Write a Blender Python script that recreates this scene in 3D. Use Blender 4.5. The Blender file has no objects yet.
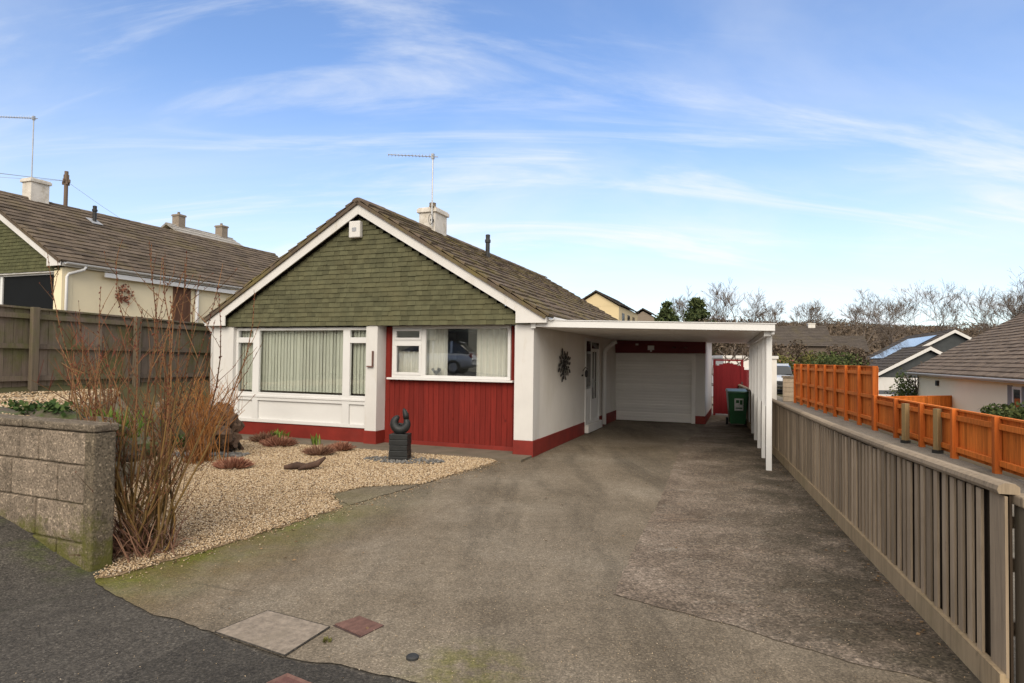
import bpy, bmesh, math, random
import numpy as np
from mathutils import Vector, Matrix, noise as mnoise
R = random.Random(7)
NR = np.random.default_rng(11)
sc = bpy.context.scene
COL = sc.collection
rad = math.radians
TH = 0.3626                      # plan angle of all the bungalows
HX, HY = 0.3641, 10.5024         # front right corner of the main bungalow
cT, sT = math.cos(TH), math.sin(TH)
def H(u, v, z=0.0):
    return Vector((HX + cT*u + sT*v, HY - sT*u + cT*v, z))
def smooth(a, b, x):
    t = min(1.0, max(0.0, (x-a)/(b-a))); return t*t*(3-2*t)

# ------------------------------------------------------------------ mesh builder
class MB:
    def __init__(s):
        s.v = []; s.f = []; s.r = []
    def add(s, vs, fs, r=None):
        n = len(s.v); s.v.extend([tuple(p) for p in vs])
        r = R.random() if r is None else r
        for f in fs:
            s.f.append(tuple(i+n for i in f)); s.r.append(r)
        return s
    def box(s, x0, x1, y0, y1, z0, z1, M=None, r=None):
        vs = [Vector((x, y, z)) for z in (z0, z1) for x, y in ((x0, y0), (x1, y0), (x1, y1), (x0, y1))]
        if M is not None: vs = [M @ p for p in vs]
        return s.add(vs, [(3, 2, 1, 0), (4, 5, 6, 7), (0, 1, 5, 4), (1, 2, 6, 5), (2, 3, 7, 6), (3, 0, 4, 7)], r)
    def cbox(s, c, sx, sy, sz, M=None, r=None):
        M2 = Matrix.Translation(c) @ (M if M is not None else Matrix())
        return s.box(-sx/2, sx/2, -sy/2, sy/2, -sz/2, sz/2, M2, r)
    def prism(s, poly, d0, d1, fn, r=None):
        """poly (a,b) extruded from d0 to d1; fn(a,b,d) -> point"""
        n = len(poly)
        vs = [fn(a, b, d0) for a, b in poly] + [fn(a, b, d1) for a, b in poly]
        fs = [tuple(range(n))[::-1], tuple(range(n, 2*n))] + [(i, (i+1) % n, (i+1) % n + n, i+n) for i in range(n)]
        return s.add(vs, fs, r)
    def tube(s, pts, rr, n=6, r=None, cap=True, flat=1.0):
        pts = [Vector(p) for p in pts]
        if not hasattr(rr, '__len__'): rr = [rr]*len(pts)
        vs = []; up = None
        for i, p in enumerate(pts):
            d = (pts[min(i+1, len(pts)-1)] - pts[max(i-1, 0)])
            d = d.normalized() if d.length > 1e-9 else Vector((0, 0, 1))
            if up is None:
                up = Vector((0, 0, 1)) if abs(d.z) < .9 else Vector((1, 0, 0))
            a = d.cross(up)
            a = a.normalized() if a.length > 1e-6 else d.orthogonal().normalized()
            b = a.cross(d); up = b
            for k in range(n):
                t = 2*math.pi*k/n
                vs.append(p + (a*math.cos(t) + b*math.sin(t)*flat)*rr[i])
        fs = []
        for i in range(len(pts)-1):
            for k in range(n):
                fs.append((i*n+k, i*n+(k+1) % n, (i+1)*n+(k+1) % n, (i+1)*n+k))
        if cap:
            fs.append(tuple(range(n))[::-1]); fs.append(tuple((len(pts)-1)*n+k for k in range(n)))
        return s.add(vs, fs, r)
    def lathe(s, prof, c=(0, 0, 0), n=16, r=None):
        c = Vector(c); vs = []; fs = []
        for (q, z) in prof:
            for k in range(n):
                t = 2*math.pi*k/n; vs.append(c + Vector((q*math.cos(t), q*math.sin(t), z)))
        for i in range(len(prof)-1):
            for k in range(n):
                fs.append((i*n+k, i*n+(k+1) % n, (i+1)*n+(k+1) % n, (i+1)*n+k))
        fs.append(tuple(range(n))[::-1]); fs.append(tuple((len(prof)-1)*n+k for k in range(n)))
        return s.add(vs, fs, r)
    def build(s, name, mat, parent=None, bevel=0, sm=False, kind=None):
        me = bpy.data.meshes.new(name); me.from_pydata(s.v, [], s.f); me.update()
        at = me.attributes.new('rnd', 'FLOAT', 'FACE'); at.data.foreach_set('value', s.r)
        if sm: me.polygons.foreach_set('use_smooth', [True]*len(me.polygons))
        me.materials.append(mat)
        o = bpy.data.objects.new(name, me); COL.objects.link(o)
        if parent is not None: o.parent = parent
        if bevel:
            b = o.modifiers.new('bevel', 'BEVEL'); b.width = bevel; b.segments = 2; b.limit_method = 'ANGLE'; b.angle_limit = rad(40)
        if kind: o['kind'] = kind
        return o
def nmesh(name, v, f, r, mat, parent=None, kind=None):
    """numpy mesh: v (n,3), f (m,k)"""
    me = bpy.data.meshes.new(name); m, k = f.shape
    me.vertices.add(len(v)); me.vertices.foreach_set('co', v.astype(np.float32).ravel())
    me.loops.add(m*k); me.loops.foreach_set('vertex_index', f.astype(np.int32).ravel())
    me.polygons.add(m); me.polygons.foreach_set('loop_start', np.arange(0, m*k, k, dtype=np.int32))
    me.update(calc_edges=True)
    at = me.attributes.new('rnd', 'FLOAT', 'FACE'); at.data.foreach_set('value', r.astype(np.float32))
    me.materials.append(mat)
    o = bpy.data.objects.new(name, me); COL.objects.link(o)
    if parent is not None: o.parent = parent
    if kind: o['kind'] = kind
    return o
def tag(o, label, cat, group=None):
    o['label'] = label; o['category'] = cat
    if group: o['group'] = group
    return o
def thing(name, label, cat, loc=(0, 0, 0), rz=0.0, group=None):
    o = bpy.data.objects.new(name, None); COL.objects.link(o)
    o.location = loc; o.rotation_euler = (0, 0, rz)
    return tag(o, label, cat, group)
def clone(root, loc, rz, label, scale=1.0, group=None):
    r = root.copy(); COL.objects.link(r); r.location = loc; r.rotation_euler = (0, 0, rz); r['label'] = label
    if scale != 1.0: r.scale = (scale, scale, scale)
    if group: r['group'] = group
    for ch in list(root.children):
        c = ch.copy(); COL.objects.link(c); c.parent = r
        for g in list(ch.children):
            d = g.copy(); COL.objects.link(d); d.parent = c
    return r

# ------------------------------------------------------------------ materials
class NT:
    def __init__(s, name):
        s.m = bpy.data.materials.new(name); s.m.use_nodes = True
        s.t = s.m.node_tree; s.t.nodes.clear()
        s.out = s.t.nodes.new('ShaderNodeOutputMaterial')
        s.tc = s.t.nodes.new('ShaderNodeTexCoord')
    def n(s, typ, **kw):
        x = s.t.nodes.new('ShaderNode'+typ)
        for k, v in kw.items(): setattr(x, k, v)
        return x
    def l(s, a, b): s.t.links.new(a, b)
    def map(s, stretch=(1, 1, 1), rz=0.0, coord='Object'):
        m = s.n('Mapping'); m.inputs['Scale'].default_value = stretch; m.inputs['Rotation'].default_value = (0, 0, rz)
        s.l(s.tc.outputs[coord], m.inputs[0]); return m.outputs[0]
    def noise(s, vec, scale, detail=6, rough=.6, dist=0.0):
        x = s.n('TexNoise'); x.inputs['Scale'].default_value = scale; x.inputs['Detail'].default_value = detail
        x.inputs['Roughness'].default_value = rough; x.inputs['Distortion'].default_value = dist
        if vec is not None: s.l(vec, x.inputs['Vector'])
        return x.outputs['Fac']
    def ramp(s, fac, stops):
        x = s.n('ValToRGB'); e = x.color_ramp.elements
        while len(e) < len(stops): e.new(.5)
        for i, (p, c) in enumerate(stops):
            e[i].position = p; e[i].color = (*c, 1) if hasattr(c, '__len__') else (c, c, c, 1)
        s.l(fac, x.inputs[0]); return x.outputs[0]
    def mix(s, fac, a, b, blend='MIX'):
        x = s.n('MixRGB', blend_type=blend)
        for i, q in ((0, fac), (1, a), (2, b)):
            if hasattr(q, 'is_linked'): s.l(q, x.inputs[i])
            elif i == 0: x.inputs[0].default_value = q
            else: x.inputs[i].default_value = (*q, 1) if hasattr(q, '__len__') else (q, q, q, 1)
        return x.outputs[0]
    def math(s, op, a, b=0.0, clamp=False):
        x = s.n('Math', operation=op); x.use_clamp = clamp
        for i, q in ((0, a), (1, b)):
            if hasattr(q, 'is_linked'): s.l(q, x.inputs[i])
            else: x.inputs[i].default_value = q
        return x.outputs[0]
    def rnd(s):
        x = s.n('Attribute', attribute_name='rnd'); return x.outputs['Fac']
    def finish(s, col, rough=.8, bump=None, bstr=.3, bdist=.01, spec=.3, metal=0.0):
        p = s.n('BsdfPrincipled')
        if hasattr(col, 'is_linked'): s.l(col, p.inputs['Base Color'])
        else: p.inputs['Base Color'].default_value = (*col, 1)
        if hasattr(rough, 'is_linked'): s.l(rough, p.inputs['Roughness'])
        else: p.inputs['Roughness'].default_value = rough
        p.inputs['Specular IOR Level'].default_value = spec; p.inputs['Metallic'].default_value = metal
        if bump is not None:
            b = s.n('Bump'); b.inputs['Strength'].default_value = bstr; b.inputs['Distance'].default_value = bdist
            s.l(bump, b.inputs['Height']); s.l(b.outputs[0], p.inputs['Normal'])
        s.l(p.outputs[0], s.out.inputs[0]); return s.m
def sc3(c, k): return tuple(min(1, x*k) for x in c)
def basic(name, c, var=.25, scale=3, rough=.75, bstr=.2, bscale=40, bdist=.005, stretch=(1, 1, 1), rz=0, rnd=.15, stain=None, sth=(.55, .75), sscale=1.2, sst=(1, 1, 1), spec=.3, metal=0.0):
    """mottled base colour, tonal change per piece (rnd), optional stain with its own noise shape"""
    t = NT(name); v = t.map(stretch, rz)
    f = t.noise(v, scale, 8, .65)
    col = t.ramp(f, [(.3, sc3(c, 1-var)), (.7, sc3(c, 1+var))])
    if rnd:
        k = t.ramp(t.rnd(), [(0, 1-rnd), (1, 1+rnd*.0)])
        col = t.mix(1, col, k, 'MULTIPLY')
    if stain:
        sf = t.ramp(t.noise(t.map(sst, rz), sscale, 7, .7), [(sth[0], 0.0), (sth[1], 1.0)])
        col = t.mix(sf, col, stain)
    b = t.noise(v, bscale, 5, .7)
    return t.finish(col, rough, b, bstr, bdist, spec, metal)

M = {}
M['white'] = basic('white_paint', (.61, .59, .56), .06, 1.5, .6, .08, 60, rnd=.04, stain=(.47, .42, .34), sth=(.56, .85), sscale=2.2, sst=(2, 2, .5))
M['upvc'] = basic('white_window_plastic', (.65, .64, .62), .05, 1.2, .3, .02, 60, rnd=.03, spec=.45)
M['doorwhite'] = basic('white_roller_door_paint', (.84, .81, .76), .05, 1.2, .45, .05, 60, rnd=.14)
M['render'] = basic('white_rendered_wall', (.66, .63, .585), .06, .8, .9, .5, 60, .006, rnd=.02, stain=(.55, .51, .44), sth=(.52, .85), sscale=.9, sst=(1, 1, .4))
M['cream'] = basic('cream_render', (.77, .67, .46), .06, .7, .85, .25, 90, .004, rnd=.02, stain=(.66, .56, .38), sth=(.55, .85), sst=(1, 1, .5))
M['yellow'] = basic('pale_yellow_render', (.62, .50, .30), .06, .3, .85, .1, 30, rnd=.02)
M['red'] = basic('dull_red_paint', (.19, .020, .013), .26, 2.2, .6, .1, 70, rnd=.1, stain=(.165, .024, .017), sth=(.55, .8), sscale=2.5)
M['maroon'] = basic('dark_maroon_paint', (.14, .018, .02), .15, 2.2, .6, .1, 70, rnd=.1)
M['black'] = basic('black_metal', (.03, .03, .03), .3, 8, .5, .1, 80, rnd=.1)
M['dark'] = basic('dark_interior', (.05, .05, .055), .1, 1, .9, 0, 10, rnd=0)
M['plug'] = basic('grey_plastic', (.25, .25, .24), .1, 4, .5, .05, 60, rnd=.1)
M['metal'] = basic('aluminium_tube', (.42, .42, .42), .15, 6, .4, .05, 60, rnd=.1, metal=.7)
M['lead'] = basic('lead_flashing', (.30, .31, .33), .15, 5, .6, .1, 30, rnd=.05)
M['galv'] = basic('galvanised_steel', (.50, .51, .53), .2, 25, .35, .05, 60, rnd=.05, metal=.8)
M['blind'] = basic('pale_fabric_blind', (.72, .735, .66), .05, 2, .8, .05, 60, rnd=.22)
M['curtain'] = basic('off_white_curtain', (.74, .72, .68), .06, 2, .85, .05, 60, rnd=.05)
M['chimney'] = basic('weathered_chimney_render', (.60, .56, .50), .16, 4, .9, .4, 40, rnd=.04, stain=(.33, .28, .20), sth=(.5, .72), sscale=3.0)
def stonemat(name, c, moss_top, rnd=.2):
    t = NT(name); v = t.map()
    col = t.ramp(t.noise(v, 7, 9, .75), [(.28, sc3(c, .5)), (.5, c), (.72, sc3(c, 1.4))])
    col = t.mix(1, col, t.ramp(t.rnd(), [(0, 1-rnd), (1, 1.0)]), 'MULTIPLY')
    x = t.n('TexVoronoi'); x.inputs['Scale'].default_value = 85; t.l(v, x.inputs['Vector'])
    sp = t.n('SeparateColor'); t.l(x.outputs['Color'], sp.inputs[0])
    col = t.mix(1, col, t.ramp(sp.outputs[0], [(0, .55), (.5, 1.0), (.9, 1.15), (1, 2.0)]), 'MULTIPLY')
    dk = t.ramp(t.noise(t.map((1, 1, .55)), 3.2, 8, .75), [(.52, 0.0), (.70, 1.0)])
    col = t.mix(t.math('MULTIPLY', dk, .7), col, sc3(c, .33))
    sx = t.n('SeparateXYZ'); t.l(t.tc.outputs['Object'], sx.inputs[0])
    up = t.n('MapRange'); t.l(sx.outputs['Z'], up.inputs[0]); up.inputs[1].default_value = moss_top; up.inputs[2].default_value = .0; up.inputs[3].default_value = -.22; up.inputs[4].default_value = .12
    ms = t.ramp(t.math('ADD', t.noise(v, 2.6, 8, .75), up.outputs[0]), [(.46, 0.0), (.60, 1.0)])
    col = t.mix(t.math('MULTIPLY', ms, .85), col, (.105, .105, .022))
    return t.finish(col, .95, t.mix(.5, t.noise(v, 30, 7, .8), t.noise(v, 7, 5, .7)), 1.0, .035, .15)
M['stone'] = stonemat('rough_reconstituted_stone', (.275, .22, .165), .75)
M['pier'] = stonemat('cast_concrete_pier', (.17, .138, .098), 1.15, .05)
M['coping'] = stonemat('concrete_coping', (.21, .17, .125), .2, .25)
M['rock'] = basic('grey_garden_rock', (.115, .095, .075), .4, 5, .95, .9, 14, .03, rnd=.2, stain=(.07, .09, .03), sth=(.5, .65), sscale=4)
M['statue'] = basic('dark_slate_carving', (.013, .014, .014), .4, 10, .55, .4, 60, rnd=.1, spec=.4)
M['slate'] = basic('slate_chippings', (.20, .19, .175), .3, 12, .7, .2, 60, rnd=.5)
M['drift'] = basic('bleached_driftwood', (.17, .11, .075), .5, 9, .9, 1.0, 16, .03, (1, 1, .35), rnd=.15, stain=(.03, .022, .016), sth=(.52, .62), sscale=5)
M['driftdark'] = basic('dark_driftwood', (.085, .05, .035), .5, 9, .9, 1.0, 16, .03, (1, 1, .35), rnd=.1)
M['conc'] = basic('pale_concrete', (.255, .21, .165), .35, 24, .95, .6, 60, .01, rnd=.08, stain=(.20, .165, .125), sth=(.5, .75), sscale=4)
M['iron'] = basic('rusty_red_iron', (.145, .080, .066), .3, 20, .8, .3, 60, rnd=.15)
M['irondark'] = basic('dark_rusty_plate', (.055, .034, .030), .3, 20, .8, .3, 60, rnd=.1)
M['pinkiron'] = basic('faded_pink_iron', (.125, .058, .048), .3, 20, .8, .3, 60, rnd=.15)
M['step'] = basic('concrete_path', (.15, .120, .088), .2, 3, .95, .4, 110, .006, rnd=.06, stain=(.09, .085, .055), sth=(.5, .75), sscale=2)
M['greybin'] = basic('dark_green_plastic', (.014, .095, .030), .12, 4, .4, .05, 60, rnd=.05, spec=.45)
M['binlid'] = basic('grey_green_lid_plastic', (.022, .085, .036), .12, 4, .4, .05, 60, rnd=.05, spec=.45)
M['sticker'] = basic('white_printed_sticker', (.55, .56, .54), .35, 24, .6, 0, 10, rnd=0)
M['rubber'] = basic('black_rubber', (.02, .02, .02), .2, 10, .8, .1, 60, rnd=.1)
M['pole'] = basic('weathered_pole_wood', (.14, .10, .075), .3, 6, .9, .4, 30, .01, (1, 1, .1), rnd=.1)
M['brownclad'] = basic('brown_timber_cladding', (.13, .062, .035), .3, 6, .8, .3, 30, .01, (1, 1, .1), rnd=.2)
M['scrub'] = basic('winter_scrub_ground', (.085, .066, .036), .4, .25, 1, .4, 2, .2, rnd=0, stain=(.05, .06, .02), sth=(.5, .65), sscale=.08)
M['soil'] = basic('bed_soil_and_shingle', (.22, .175, .12), .4, 14, 1, .8, 60, .02, rnd=.0, stain=(.05, .06, .02), sth=(.52, .66), sscale=1.1)
M['shinglebase'] = basic('tan_shingle_base', (.30, .215, .13), .4, 30, 1, .6, 60, .01, rnd=0)
M['shingledrive'] = basic('grey_shingle_drive', (.21, .185, .15), .45, 40, .98, .8, 90, .02, rnd=0, stain=(.12, .105, .08), sth=(.5, .7), sscale=1)
M['road'] = basic('road_asphalt', (.06, .058, .055), .25, 60, .9, .4, 150, .008, rnd=0)
M['scrubwall'] = basic('dull_brown_wall', (.14, .11, .085), .2, 2, .9, .2, 20, rnd=.1)
M['beige'] = basic('beige_block', (.40, .32, .23), .2, 8, .95, .5, 50, .01, rnd=.15)
M['palecream'] = basic('pale_cream_render', (.84, .76, .56), .04, .7, .85, .2, 60, rnd=.02)
M['greytrim'] = basic('grey_window_panel', (.20, .20, .195), .1, 3, .6, .1, 50, rnd=.1)
M['darkclad'] = basic('charcoal_gable_cladding', (.055, .06, .062), .2, 3, .8, .2, 30, rnd=.3)
M['solar'] = basic('blue_grey_solar_glass', (.05, .065, .10), .15, 1, .06, .0, 10, rnd=.1, spec=1.0)
M['silver'] = basic('silver_car_paint', (.52, .54, .57), .03, 2, .25, 0, 10, rnd=0, spec=.6, metal=.35)
M['redcar'] = basic('red_car_paint', (.42, .03, .03), .05, 2, .25, 0, 10, rnd=0, spec=.6)
M['carglass'] = basic('dark_car_glass', (.015, .018, .02), .1, 1, .06, 0, 10, rnd=0, spec=.8)
M['lamp_red'] = basic('red_tail_lamp', (.30, .01, .012), .1, 2, .2, 0, 10, rnd=0, spec=.6)
M['lamp_clear'] = basic('clear_headlamp', (.6, .62, .65), .1, 2, .12, 0, 10, rnd=0, spec=.8)

def wood(name, c, stain, along='z', rnd=.35, var=.25, sth=(.5, .75)):
    t = NT(name)
    st = {'z': (14, 14, .9), 'x': (.9, 14, 14)}[along]
    v = t.map(st); f = t.noise(v, 2.2, 8, .7, .4)
    col = t.ramp(f, [(.25, sc3(c, 1-var*1.6)), (.5, c), (.75, sc3(c, 1+var))])
    col = t.mix(1, col, t.ramp(t.rnd(), [(0, 1-rnd), (1, 1.0)]), 'MULTIPLY')
    sf = t.ramp(t.noise(t.map((1, 1, .6)), 1.6, 7, .7), [(sth[0], 0.0), (sth[1], 1.0)])
    col = t.mix(t.math('MULTIPLY', sf, .75), col, stain)
    kn = t.ramp(t.noise(t.map((1, 1, .7)), 9, 2, .5), [(.70, 0.0), (.78, 1.0)])
    col = t.mix(t.math('MULTIPLY', kn, .6), col, sc3(c, .3))
    return t.finish(col, .88, f, .5, .006, .2)
M['greywood'] = wood('weathered_grey_fence_wood', (.41, .315, .215), (.21, .16, .105), rnd=.46)
M['greyrail'] = wood('weathered_grey_coping_wood', (.29, .225, .155), (.15, .115, .075), rnd=.3)
M['boardtan'] = wood('tan_gravel_board', (.36, .27, .165), (.18, .15, .075), rnd=.1)
M['oldwood'] = wood('dark_mossy_old_fence_wood', (.185, .145, .112), (.095, .10, .030), rnd=.4, sth=(.45, .62))
M['shadewood'] = wood('damp_gap_shade_brown_boards', (.060, .042, .028), (.04, .035, .018), rnd=.3)  # damp brown, darkened further to paint in the shade between the front boards
M['oldpost'] = wood('mossy_fence_post', (.15, .12, .085), (.10, .11, .035), rnd=.15)
M['orange'] = wood('orange_stained_fence_wood', (.70, .195, .033), (.48, .115, .020), rnd=.34, var=.28)
M['orangepost'] = wood('orange_stained_post', (.54, .135, .024), (.40, .09, .018), rnd=.3, var=.25)
M['treated'] = wood('green_treated_post_wood', (.25, .175, .085), (.15, .115, .05), rnd=.1)
M['redboard'] = wood('red_painted_boards', (.178, .019, .013), (.125, .017, .013), rnd=.28, var=.22)
M['darkred'] = wood('red_gate_boards', (.150, .011, .014), (.11, .012, .013), rnd=.2, var=.15)

def shingle_mat(name, c, moss, rnd=.4, mth=(.5, .72), ms=1.2, bs=35):
    t = NT(name); v = t.map((1, 1, 1))
    col = t.ramp(t.rnd(), [(0, sc3(c, 1-rnd)), (.5, c), (1, sc3(c, 1+rnd*.7))])
    col = t.mix(1, col, t.ramp(t.noise(v, 6, 7, .7), [(.25, .65), (.75, 1.25)]), 'MULTIPLY')
    col = t.mix(t.math('MULTIPLY', t.ramp(t.noise(v, ms, 8, .75), [(mth[0], 0.0), (mth[1], 1.0)]), .8), col, moss)
    return t.finish(col, .92, t.noise(v, bs, 5, .7), .4, .006, .2)
M['gable'] = shingle_mat('green_cedar_shingles', (.096, .094, .052), (.128, .114, .058), .22, (.45, .8), 1.6)
M['gablegreen'] = shingle_mat('moss_green_shingles', (.086, .088, .042), (.11, .10, .048), .16, (.5, .8), 1.6)
M['tiles'] = shingle_mat('mossy_concrete_roof_tiles', (.125, .094, .070), (.165, .135, .042), .34, (.46, .68), 1.3)
M['tilesbrown'] = shingle_mat('brown_concrete_roof_tiles', (.118, .090, .066), (.14, .11, .045), .42, (.52, .74), 1.1)
M['tilesgrey'] = shingle_mat('grey_brown_roof_tiles', (.165, .124, .092), (.115, .085, .06), .34, (.5, .8), 1.0)
M['fartiles'] = shingle_mat('distant_dark_tiles', (.08, .066, .055), (.10, .08, .04), .2, (.5, .8), .5)
M['paleroof'] = shingle_mat('pale_grey_slates', (.33, .31, .28), (.25, .22, .18), .15, (.5, .8), .5)

def leafmat(name, a, b, c, rough=.8):
    t = NT(name)
    col = t.ramp(t.rnd(), [(0, a), (.5, b), (1, c)])
    return t.finish(col, rough, spec=.15)
M['twig'] = leafmat('orange_brown_twigs', (.075, .042, .022), (.16, .085, .040), (.24, .125, .055))
M['twigbase'] = leafmat('olive_brown_stems', (.075, .048, .022), (.15, .095, .036), (.22, .13, .045))
M['bud'] = leafmat('dark_red_buds', (.075, .022, .016), (.14, .040, .025), (.19, .065, .035))
M['fire'] = leafmat('orange_dogwood_stems', (.16, .065, .022), (.27, .115, .036), (.36, .17, .055))
M['heather'] = leafmat('russet_heather', (.11, .042, .028), (.25, .105, .068), (.38, .20, .13))
M['heatherdark'] = leafmat('dark_brown_heather', (.085, .042, .028), (.18, .09, .06), (.28, .17, .11))
M['litter'] = leafmat('dead_leaf_litter', (.05, .03, .018), (.13, .08, .04), (.26, .17, .09))
M['sprout'] = leafmat('fresh_green_leaves', (.05, .09, .015), (.11, .17, .03), (.20, .24, .05))
M['ivy'] = leafmat('ivy_leaves', (.018, .04, .012), (.04, .075, .02), (.085, .12, .035))
M['conifer'] = leafmat('dark_conifer_needles', (.022, .034, .014), (.052, .072, .027), (.10, .12, .045))
M['hedgeleaf'] = leafmat('hedge_leaves', (.022, .036, .012), (.055, .075, .024), (.11, .125, .045))
M['oliveleaf'] = leafmat('olive_shrub_leaves', (.045, .05, .014), (.10, .10, .03), (.17, .155, .05))
M['scrubleaf'] = leafmat('brown_winter_twigs', (.058, .043, .030), (.108, .080, .056), (.165, .125, .09))
M['bark'] = leafmat('grey_brown_bark', (.085, .066, .054), (.14, .112, .092), (.20, .165, .135))
M['peach'] = leafmat('peach_dry_leaves', (.16, .075, .035), (.32, .16, .085), (.42, .25, .15))
t = NT('garden_pebbles')
col = t.ramp(t.rnd(), [(0, (.10, .065, .038)), (.15, (.25, .165, .09)), (.45, (.41, .295, .175)), (.75, (.52, .395, .25)), (.92, (.62, .51, .375)), (1, (.30, .25, .20))])
M['pebble'] = t.finish(col, .8, spec=.3)

def glassmat(name, tint=(.93, .94, .92), boost=2.0, base=.11):
    t = NT(name)
    tr = t.n('BsdfTransparent'); tr.inputs[0].default_value = (*tint, 1)
    gl = t.n('BsdfGlossy'); gl.inputs['Roughness'].default_value = 0.0; gl.inputs[0].default_value = (.95, .97, 1, 1)
    fr = t.n('Fresnel'); fr.inputs[0].default_value = 1.5
    ge = t.n('NewGeometry'); front = t.math('SUBTRACT', 1.0, ge.outputs['Backfacing'])
    fac = t.math('MULTIPLY', t.math('ADD', t.math('MULTIPLY', fr.outputs[0], boost), base, True), front)
    mx = t.n('MixShader'); t.l(fac, mx.inputs[0]); t.l(tr.outputs[0], mx.inputs[1]); t.l(gl.outputs[0], mx.inputs[2])
    t.l(mx.outputs[0], t.out.inputs[0]); return t.m
M['glass'] = glassmat('window_glass')
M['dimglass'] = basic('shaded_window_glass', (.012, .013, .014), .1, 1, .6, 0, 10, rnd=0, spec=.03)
M['darkglass'] = basic('far_dark_window_glass', (.02, .024, .03), .1, 1, .08, 0, 10, rnd=.3, spec=.7)

# driveway: worn concrete, streaks along it, algae along the shingle edge
def dot_line(t, px, py, nx, ny):
    d = t.n('VectorMath', operation='SUBTRACT'); t.l(t.tc.outputs['Object'], d.inputs[0]); d.inputs[1].default_value = (px, py, 0)
    e = t.n('VectorMath', operation='DOT_PRODUCT'); t.l(d.outputs[0], e.inputs[0]); e.inputs[1].default_value = (nx, ny, 0)
    return e.outputs['Value']
def rng(t, v, a, b, c=0.0, d=1.0):
    x = t.n('MapRange'); x.interpolation_type = 'SMOOTHSTEP'
    for i, q in ((1, a), (2, b), (3, c), (4, d)): x.inputs[i].default_value = q
    t.l(v, x.inputs[0]); return x.outputs[0]
def cells(t, v, scale, lo, hi, dist=0.0):
    x = t.n('TexVoronoi'); x.inputs['Scale'].default_value = scale; t.l(v, x.inputs['Vector'])
    sp = t.n('SeparateColor'); t.l(x.outputs['Color'], sp.inputs[0])
    return t.ramp(sp.outputs[0], [(0, lo), (.5, 1.0), (.85, 1.0+(hi-1)*.35), (1, hi)])
def cracks(t, v, scale, w, lo, hi, wob=.10):
    nz = t.n('TexNoise'); nz.inputs['Scale'].default_value = 3.5; nz.inputs['Detail'].default_value = 6; t.l(v, nz.inputs['Vector'])
    vv = t.mix(wob, v, nz.outputs['Color'])
    c = t.n('TexVoronoi', feature='DISTANCE_TO_EDGE'); c.inputs['Scale'].default_value = scale; t.l(vv, c.inputs['Vector'])
    ln = t.ramp(c.outputs['Distance'], [(0, 1.0), (w, 0.0)])
    return t.math('MULTIPLY', ln, t.ramp(t.noise(v, .8, 4, .6), [(lo, 0.0), (hi, 1.0)]))
t = NT('worn_concrete_drive')
v = t.map(); vs = t.map((1.0, .16, 1), TH)
col = t.ramp(t.noise(v, .55, 8, .6, .3), [(.3, (.106, .084, .058)), (.5, (.156, .128, .094)), (.7, (.212, .180, .138))])
col = t.mix(1, col, t.ramp(t.noise(vs, 1.7, 7, .65, .6), [(.3, .62), (.5, 1.0), (.7, 1.22)]), 'MULTIPLY')
col = t.mix(1, col, t.ramp(t.noise(v, 55, 5, .9), [(.3, .5), (.5, 1.0), (.7, 1.55)]), 'MULTIPLY')
col = t.mix(1, col, t.ramp(t.noise(v, 9, 8, .85), [(.3, .72), (.5, 1.0), (.7, 1.25)]), 'MULTIPLY')
dk = t.ramp(t.noise(v, 1.1, 8, .7, .5), [(.56, 0.0), (.72, 1.0)])
col = t.mix(t.math('MULTIPLY', dk, .42), col, (.095, .080, .056))
e1 = dot_line(t, -2.97, 4.64, -.889, .457)
al = rng(t, e1, -1.0, -.05); fade = rng(t, dot_line(t, -2.97, 4.64, .457, .889), 4.2, .3)
ms = t.math('MULTIPLY', t.math('MULTIPLY', al, fade), t.ramp(t.noise(v, 2.0, 7, .7), [(.28, .1), (.6, 1.0)]))
col = t.mix(t.math('MULTIPLY', ms, .97), col, (.098, .110, .008))
br = t.math('MULTIPLY', rng(t, e1, -1.7, -.4), t.ramp(t.noise(v, 1.3, 7, .7), [(.35, 0.0), (.65, .7)]))
col = t.mix(t.math('MULTIPLY', br, fade), col, (.120, .080, .036))
m2 = t.n('VectorMath', operation='DISTANCE'); t.l(t.tc.outputs['Object'], m2.inputs[0]); m2.inputs[1].default_value = (-.22, 3.35, 0)
ms2 = t.math('MULTIPLY', rng(t, m2.outputs['Value'], .5, .05), t.ramp(t.noise(v, 7, 6, .7), [(.38, 0.0), (.62, .75)]))
col = t.mix(ms2, col, (.12, .115, .025))
col = t.mix(1, col, cells(t, v, 115, .72, 1.6), 'MULTIPLY')
col = t.mix(t.math('MULTIPLY', cracks(t, v, .38, .005, .52, .66), .5), col, (.035, .032, .022))
M['drive'] = t.finish(col, .93, t.mix(.5, t.noise(v, 160, 4, .8), t.noise(v, 9, 6, .7)), .45, .008, .2)

t = NT('old_rough_concrete')
v = t.map(); vx = t.map((.35, 1, 1), TH)
col = t.ramp(t.noise(v, .9, 9, .68, .4), [(.3, (.088, .066, .048)), (.5, (.172, .135, .103)), (.68, (.265, .215, .170))])
col = t.mix(1, col, t.ramp(t.noise(v, 48, 5, .9), [(.3, .4), (.5, 1.0), (.78, 1.6)]), 'MULTIPLY')
col = t.mix(1, col, t.ramp(t.noise(v, 14, 8, .85), [(.3, .6), (.5, 1.0), (.7, 1.35)]), 'MULTIPLY')
lf = t.ramp(t.noise(vx, 5, 9, .85, .3), [(.56, 0.0), (.63, 1.0)])
col = t.mix(t.math('MULTIPLY', lf, .7), col, (.27, .24, .195))
wf = t.ramp(t.noise(v, 16, 5, .8), [(.66, 0.0), (.71, 1.0)])
col = t.mix(t.math('MULTIPLY', wf, .75), col, (.40, .37, .33))
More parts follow.
